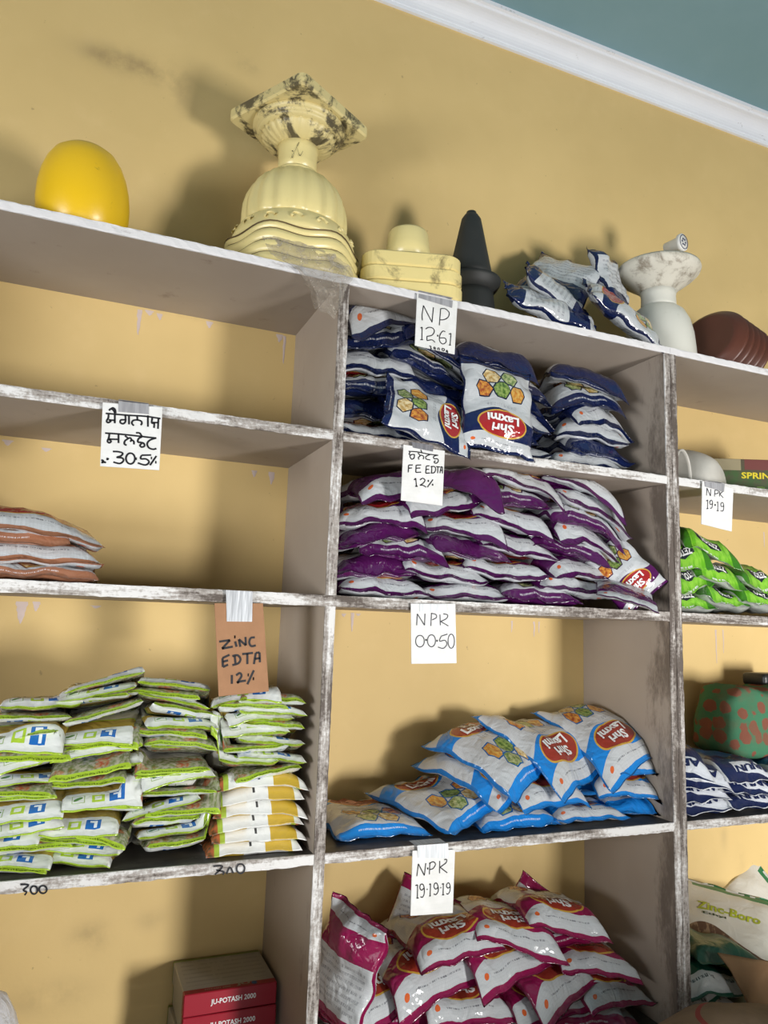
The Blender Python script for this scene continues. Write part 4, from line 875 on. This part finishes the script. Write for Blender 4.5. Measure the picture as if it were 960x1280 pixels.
# green pouches, right column third board
P = Pile(BX1, RX - .02, ZT[2], zu[1]); G = 'green pouches in the right column'
ZT_L = [('ZETOL', .5, .142, .28, .062, 'white_ink', .04, 0)]
for k, (px, yaw, lab) in enumerate([(868, -6, 'green ZETOL pouch lowest beside the divider'), (912, 4, 'green ZETOL pouch lowest in the second stack from the divider'), (958, 0, 'green ZETOL pouch lowest at the right frame edge'),
        (864, 14, 'green ZETOL pouch in the middle of the stack beside the divider'), (908, -4, 'green ZETOL pouch in the middle of the second stack'), (956, 6, 'green ZETOL pouch upper at the right frame edge'), (866, -4, 'green ZETOL pouch topmost beside the divider'), (904, -12, 'green ZETOL pouch topmost of the second stack')]):
    P.drop('zetol', at(px, 745, .02).x, .125, yaw, .165, .21, .056, 920 + k, False, ZT_L, lab, 'pouch', G, pin=.05)
# dark navy pouches and printed cloth bag, right column fourth board
P = Pile(BX1, RX - .02, ZT[3], zu[2]); G = 'dark navy pouches in the right column'
AR = [('ARJUN', .44, .135, .55, .075, 'dark_print', .04, .1)]
MAT['dark_print'] = plain('navy_lettering', (.012, .02, .08), .4)
for k, (px, yaw, lab) in enumerate([(880, 0, 'dark navy ARJUN pouch lowest beside the divider'), (948, 4, 'dark navy ARJUN pouch lowest of the stack at the right frame edge'), (876, 4, 'dark navy ARJUN pouch second lowest beside the divider'), (948, -3, 'dark navy ARJUN pouch second lowest at the right frame edge'),
        (880, -4, 'dark navy ARJUN pouch third from below beside the divider'), (944, 5, 'dark navy ARJUN pouch on top under the cloth bag'), (1024, 2, 'dark navy ARJUN pouch lowest under the right half of the cloth bag'), (1020, -3, 'dark navy ARJUN pouch second lowest under the right half of the cloth bag'), (1022, 4, 'dark navy ARJUN pouch directly under the right half of the cloth bag'), (862, -16, 'dark navy pouch topmost beside the divider, pointed corner out')]):
    P.drop('arjun', at(px, 985, .02).x, .14, yaw, .20, .24, .042, 940 + k, False, AR, lab, 'pouch', G, pin=.05)
b = NB('green_paisley_cloth', .85, .15); v = b.coords(); x, y, z = b.xyz(v)
vo = b.node('ShaderNodeTexVoronoi'); vo.inputs['Scale'].default_value = 30; vo.inputs['Randomness'].default_value = .55
mp = b.coords('Object', (1, .6, .8)); b.nt.links.new(mp, vo.inputs['Vector']); w1 = b.noise(60, 3, .6, v)
d = b.ex('d+(w-0.5)*0.35', d=vo.outputs['Distance'], w=w1); c = b.mix(b.ramp(d, .40, .47), (.19, .07, .045), (.05, .165, .09)); c = b.mix(b.math('MULTIPLY', b.ramp(b.noise(12, 3, .6, v), .45, .7), .45), c, (.14, .10, .06))
b.bump(b.noise(25, 3, .6, v), .3, .006); cloth = b.done(c)
bc_ = V3((1.372, .20, .100)); bm = bmesh.new(); bmesh.ops.create_cube(bm, size=1); bmesh.ops.subdivide_edges(bm, edges=bm.edges[:], cuts=15, use_grid_fill=True)
for q in bm.verts:
    p_ = q.co * 2; m_ = max(abs(p_.x), abs(p_.y), abs(p_.z)); L_ = (abs(p_.x) ** 5 + abs(p_.y) ** 5 + abs(p_.z) ** 5) ** .2; p_ = p_ * (m_ / L_)
    k = 1 - .06 * p_.z; q.co = V3((p_.x * .185 * k, p_.y * .085 * (1.08 - .12 * p_.z), (p_.z + 1) * .094))
    nn = V3((noise.noise(q.co * 22), noise.noise(q.co * 22 + V3((4, 0, 0))), noise.noise(q.co * 16 + V3((0, 7, 0))))); q.co += nn * .010 * (0.35 + .4 * (p_.z + 1))
    if p_.z > .75: q.co.z += .012 * math.sin(q.co.x * 45 + 1) * abs(p_.x)
zmin = min(q.co.z for q in bm.verts)
me = bpy.data.meshes.new('bag'); bm.to_mesh(me); bm.free()
clb = tag(link('cloth_bag', me, cloth, None, True, bc_), 'green cloth bag with brown paisley print lying on the dark navy pouches', 'bag')
def tube(pts, r, seg=8):
    L = smooth_line(pts, 6); vs_, fs = [], []
    for i, p in enumerate(L):
        t = (L[min(i + 1, len(L) - 1)] - L[max(i - 1, 0)]).normalized(); a = t.orthogonal().normalized(); c_ = t.cross(a)
        if i and (a.dot(pa) < 0): a, c_ = -a, -c_
        if i: a = (pa - t * pa.dot(t)).normalized(); c_ = t.cross(a)
        pa = a
        for k in range(seg): an = 2 * math.pi * k / seg; vs_.append(p + a * (r * math.cos(an)) + c_ * (r * math.sin(an)))
        if i:
            s0 = (i - 1) * seg
            for k in range(seg): fs.append((s0 + k, s0 + (k + 1) % seg, s0 + seg + (k + 1) % seg, s0 + seg + k))
    return mesh(vs_, fs)
link('handle', tube([(.00, -.085, .15), (.0, -.10, .120), (.03, -.105, .105), (.07, -.10, .115), (.085, -.085, .15)], .007), plain('orange_brown_strap', (.26, .12, .03), .7), clb, True)
tag(link('dark_bundle', boxm((-.06, -.03, 0), (.06, .05, .035), .012, 3), plain('black_plastic', (.015, .015, .017), .4, .5, .4, 40), None, True, (1.44, .22, bc_.z + .188)), 'black plastic bundle lying on top of the green cloth bag', 'bundle')

# right column, lowest board: bags
P = Pile(BX1, RX - .02, ZT[4], zu[3]); G = 'green bags in the right column'
for k, (px, y_, yaw, m, w_, T_, lab, fl) in enumerate([(885, .15, 0, 'greenwhite', .21, .05, 'dark green pouch lowest behind the brown paper', False), (930, .16, 4, 'greenwhite', .21, .05, 'dark green pouch lowest, hidden right of the brown paper', True), (880, .15, -8, 'greenwhite', .21, .05, 'dark green pouch with white end above the lowest one', False), (935, .17, 176, 'greenwhite', .21, .05, 'dark green pouch under the white bag at the right', False)]):
    P.drop(m, at(px, 1230, .02).x, y_, yaw, w_, .25, T_, 960 + k, fl, None, lab, 'pouch', G)
free('boro', at(914, 1160, .17), (-.573, -.645, -.43), (-.15, -.45, .88), .27, .28, .035, 971, letter=[('Zinc-Boro', .47, .40, .55, .085, 'olive_ink', .03, .15), ('Ethyl', .35, .475, .2, .03, 'dark_ink', .02, 0)], label='white bag with green lettering and brown root picture lying tilted', cat='bag', name='white_bag', crumple=.6)
free('boro', at(945, 1140, .27), (-.7, .25, -.6), (-.15, -.8, .6), .20, .26, .03, 972, label='white and green bag propped against the wall behind the lettered one', cat='bag', name='white_bag')
MAT['paper'] = plain('kraft_paper', (.22, .13, .065), .8, .2, .3, 18, .12, 6)
gp = []; NP_ = 16
pc4 = [at(894, 1190, .045), at(975, 1205, .03), at(985, 1300, -.01), at(950, 1290, -.02)]
for i in range(NP_ + 1):
    for j in range(NP_ + 1):
        a, c_ = i / NP_, j / NP_; p_ = pc4[0].lerp(pc4[1], a).lerp(pc4[3].lerp(pc4[2], a), c_)
        p_ = p_ + V3((0, -1, .25)) * (.020 * abs(math.sin(3.0 * (a + c_) + .4)) + .007 * noise.noise(p_ * 25)); gp.append(p_)
fs = [(i * (NP_ + 1) + j, i * (NP_ + 1) + j + 1, (i + 1) * (NP_ + 1) + j + 1, (i + 1) * (NP_ + 1) + j) for i in range(NP_) for j in range(NP_)]
o = tag(link('kraft_paper_bag', mesh(gp, fs), MAT['paper'], None, True), 'folded brown kraft paper bag leaning on the lowest right board', 'paper bag'); sm = o.modifiers.new('thick', 'SOLIDIFY'); sm.thickness = .004
# brown sack standing on the floor in front of the shelves
bm = bmesh.new(); bmesh.ops.create_uvsphere(bm, u_segments=40, v_segments=28, radius=1)
sx = V3((.80, -.22, FLOOR_Z)); ht = .86
for q in bm.verts:
    p_ = q.co.copy(); z_ = (p_.z + 1) / 2; r = (math.hypot(p_.x, p_.y)) or 1e-6; rr = min(1, (1 - abs(p_.z) ** 6)) ** .5; k = rr / r if r > 1e-4 else 0
    q.co = V3((p_.x * k * .30, p_.y * k * .15, z_ * ht - .012 * (p_.x * k) ** 2)); q.co += V3((noise.noise(q.co * 9), noise.noise(q.co * 9 + V3((3, 0, 0))), noise.noise(q.co * 9 + V3((0, 5, 0))))) * .012
mz = min(q.co.z for q in bm.verts)
for q in bm.verts: q.co.z -= mz
me = bpy.data.meshes.new('sack'); bm.to_mesh(me); bm.free()
b = NB('brown_paper_sack', .8, .2); v = b.coords(); x, y, z = b.xyz(v)
c = b.mix(b.ramp(b.noise(6, 4, .6, v), .3, .7), (.20, .13, .08), (.28, .19, .12)); b.bump(b.noise(20, 4, .6, v), .4, .008)
c = b.mix(b.ex('lt(abs(sqrt((x-0.05)*(x-0.05)*1.2+(y+0.02)*(y+0.02)*3)-0.16),0.006)*gt(z,0.6)', x=x, y=y, z=z), c, (.30, .06, .05)); sackm = b.done(c)
tag(link('paper_sack', me, sackm, None, True, sx), 'large brown paper sack standing on the floor in front of the shelves', 'sack')

# boxes, left column lowest board
b = NB('white_red_carton', .35, .5); v = b.coords(); x, y, z = b.xyz(v); nrm = b.node('ShaderNodeNewGeometry')
red = (.30, .008, .022); E_ = b.ex
c = b.mix(E_('lt(y,0-0.060)', y=y), (.36, .35, .33), red)
c = b.mix(E_('lt(abs(fract(y*55)-0.5),0.18)*gt(y,0-0.045)*gt(z,0.036)*lt(abs(x),0.08)*t*0.5', y=y, z=z, x=x, t=b.ramp(b.noise(60, 2, .6, b.coords('Object', (1, .2, 1))), .42, .5)), c, (.22, .22, .22))
c = b.mix(E_('gt(y,0.068)', y=y), c, (.16, .22, .05)); carton = b.done(c)
MAT['badge_blue'] = plain('blue_badge', (.02, .09, .25), .4); MAT['grey_print'] = plain('grey_print', (.30, .27, .22), .4)
for k in range(4):
    z0 = ZT[4] + .0415 * k; cx = -.100 + (.004, -.003, .002, 0)[k]; cyy = .245
    me = boxm((-.0905, -.0775, 0), (.0905, .0775, .0400), .0015, 1)
    bx = tag(link('carton', me, carton, None, False, (cx, cyy, z0 + .0004)), 'red and white JU-POTASH 2000 carton, %s of the stack' % ['lowest', 'second lowest', 'second from the top', 'topmost'][k], 'carton', 'JU-POTASH cartons'); bx.rotation_euler.z = math.radians((-2, 1.5, -1, 0)[k])
    flat_text('JU-POTASH 2000', (.005, -.0775, .020), (1, 0, 0), (0, 0, 1), .088, .0125, bx, MAT['white_ink'], .02)
    if k == 3:
        flat_text('JU', (.025, -.066, .0400), (1, 0, 0), (0, 1, 0), .028, .011, bx, MAT['grey_print'], .04, .0006)
        flat_text('POTASH 2000', (-.025, -.068, .0400), (1, 0, 0), (0, 1, 0), .050, .005, bx, MAT['grey_print'], .02, .0006)
        link('round_badge', lathe([(.0055, .0402), (.0055, .0408), (.0005, .0408)], 20, None, False), MAT['badge_blue'], bx, False, (.047, -.067, 0))
# white plastic bag at the left edge
b = NB('white_plastic_bag', .3, .5); v = b.coords(); b.bump(b.noise(25, 4, .6, v, .8), .7, .012); MAT['wbag'] = b.done((.60, .60, .62))
bm = bmesh.new(); bmesh.ops.create_uvsphere(bm, u_segments=28, v_segments=20, radius=1)
for q in bm.verts:
    p_ = q.co.copy(); q.co = V3((p_.x * .10 * (1.1 - .25 * p_.z), p_.y * .09, (p_.z + 1) * .142)); q.co += V3((noise.noise(q.co * 22), noise.noise(q.co * 22 + V3((3, 0, 0))), noise.noise(q.co * 22 + V3((0, 5, 0))))) * .014
mz = min(q.co.z for q in bm.verts)
for q in bm.verts: q.co.z -= mz
me = bpy.data.meshes.new('pb'); bm.to_mesh(me); bm.free()
tag(link('plastic_bag', me, MAT['wbag'], None, True, (-.575, .11, ZT[4])), 'crumpled white plastic bag at the lower left frame edge', 'bag')

# right column, second board: white plastic shells and a sprinkler box
def shell(c_, rx, rz_, d, lab, rot):
    vs_, fs = [], []; n1, n2 = 28, 12
    for j in range(n2 + 1):
        for i in range(n1 + 1):
            a = math.pi * i / n1; f = j / n2; s = math.sin(math.pi / 2 * (1 - f)) ** .6 * .45 + .55
            vs_.append((-math.cos(a) * rx * s, -d / 2 + d * f, math.sin(a) ** .8 * rz_ * s))
    for j in range(n2):
        for i in range(n1): k = j * (n1 + 1) + i; fs.append((k, k + 1, k + n1 + 2, k + n1 + 1))
    fs.append(tuple(n2 * (n1 + 1) + i for i in range(n1 + 1)))
    o = tag(link('plastic_shell', mesh(vs_, fs), plain('white_shell_plastic', (.56, .54, .49), .4, .5), None, True, c_), lab, 'shell'); o.rotation_euler.z = rot
    sm = o.modifiers.new('thick', 'SOLIDIFY'); sm.thickness = .004; return o
shell((1.085, .13, ZT[1] + .0005), .095, .125, .12, 'cream plastic shell like a rounded hood beside the sprinkler box', math.radians(200))
shell((.935, .085, ZT[1] + .0005), .045, .085, .10, 'cream plastic shell half hidden behind the divider', math.radians(20))
b = NB('sprinkler_box_print', .45, .4); v = b.coords(); x, y, z = b.xyz(v); n_ = b.noise(26, 4, .65, v)
c = b.mix(b.ramp(b.math('ADD', n_, b.math('MULTIPLY', z, 2.0)), .45, .75), (.035, .085, .02), (.07, .055, .03)); c = b.mix(b.ex('gt(z,0.072)*lt(x,0.075)', z=z, x=x), c, (.26, .22, .13)); c = b.mix(b.ex('gt(z,0.074)*gt(x,0.085)', z=z, x=x), c, (.14, .035, .03)); c = b.mix(b.ex('lt(z,0.028)*gt(n,0.56)', z=z, n=n_), c, (.10, .20, .03))
spb = tag(link('sprinkler_box', boxm((0, 0, 0), (.28, .09, .104), .001, 1), b.done(c), None, False, (1.155, .135, ZT[1] + .0004)), 'dark green carton lettered SPRINKLER in yellow', 'carton'); spb.rotation_euler.z = math.radians(-24)
flat_text('SPRINKLER', (.150, 0, .058), (1, 0, 0), (0, 0, 1), .15, .018, spb, plain('yellow_print', (.62, .50, .02), .45), .03)
lines = [[V3((.03 + q.x, -.0006, .02 + q.y)) for q in smooth_line([(0, 0, 0), (.006, .008, 0), (.02, .004, 0), (.03, -.002, 0), (.042, .006, 0), (.05, .002, 0), (.045, -.005, 0)], 5)], [V3((.055, -.0006, .004)), V3((.055, -.0006, .018))]]
link('sprinkler_picture', ribbons(lines, .003, V3((0, -1, 0))), plain('pale_print', (.30, .30, .24), .5), spb)

# unseen blockers added off to both sides to keep daylight from the lowest boards
def blocker(c_, sx, sy, ht, lab):
    ct = tag(empty('shade_blocker', c_), lab, 'blocker')
    link('blocker_body', boxm((-sx, -sy, 0), (sx, sy, ht - .045), .004, 1), MAT['plaster'], ct); link('blocker_top', boxm((-sx - .03, -sy - .03, ht - .043), (sx + .03, sy + .03, ht), .006, 2), MAT['shelf_top'], ct)
blocker((1.26, -1.35, FLOOR_Z), .16, .24, 1.04, 'narrow unseen added counter in front of the right hand shelves')
blocker((-1.35, -.72, FLOOR_Z), .42, .50, 1.22, 'broad unseen added counter left of the shelves')
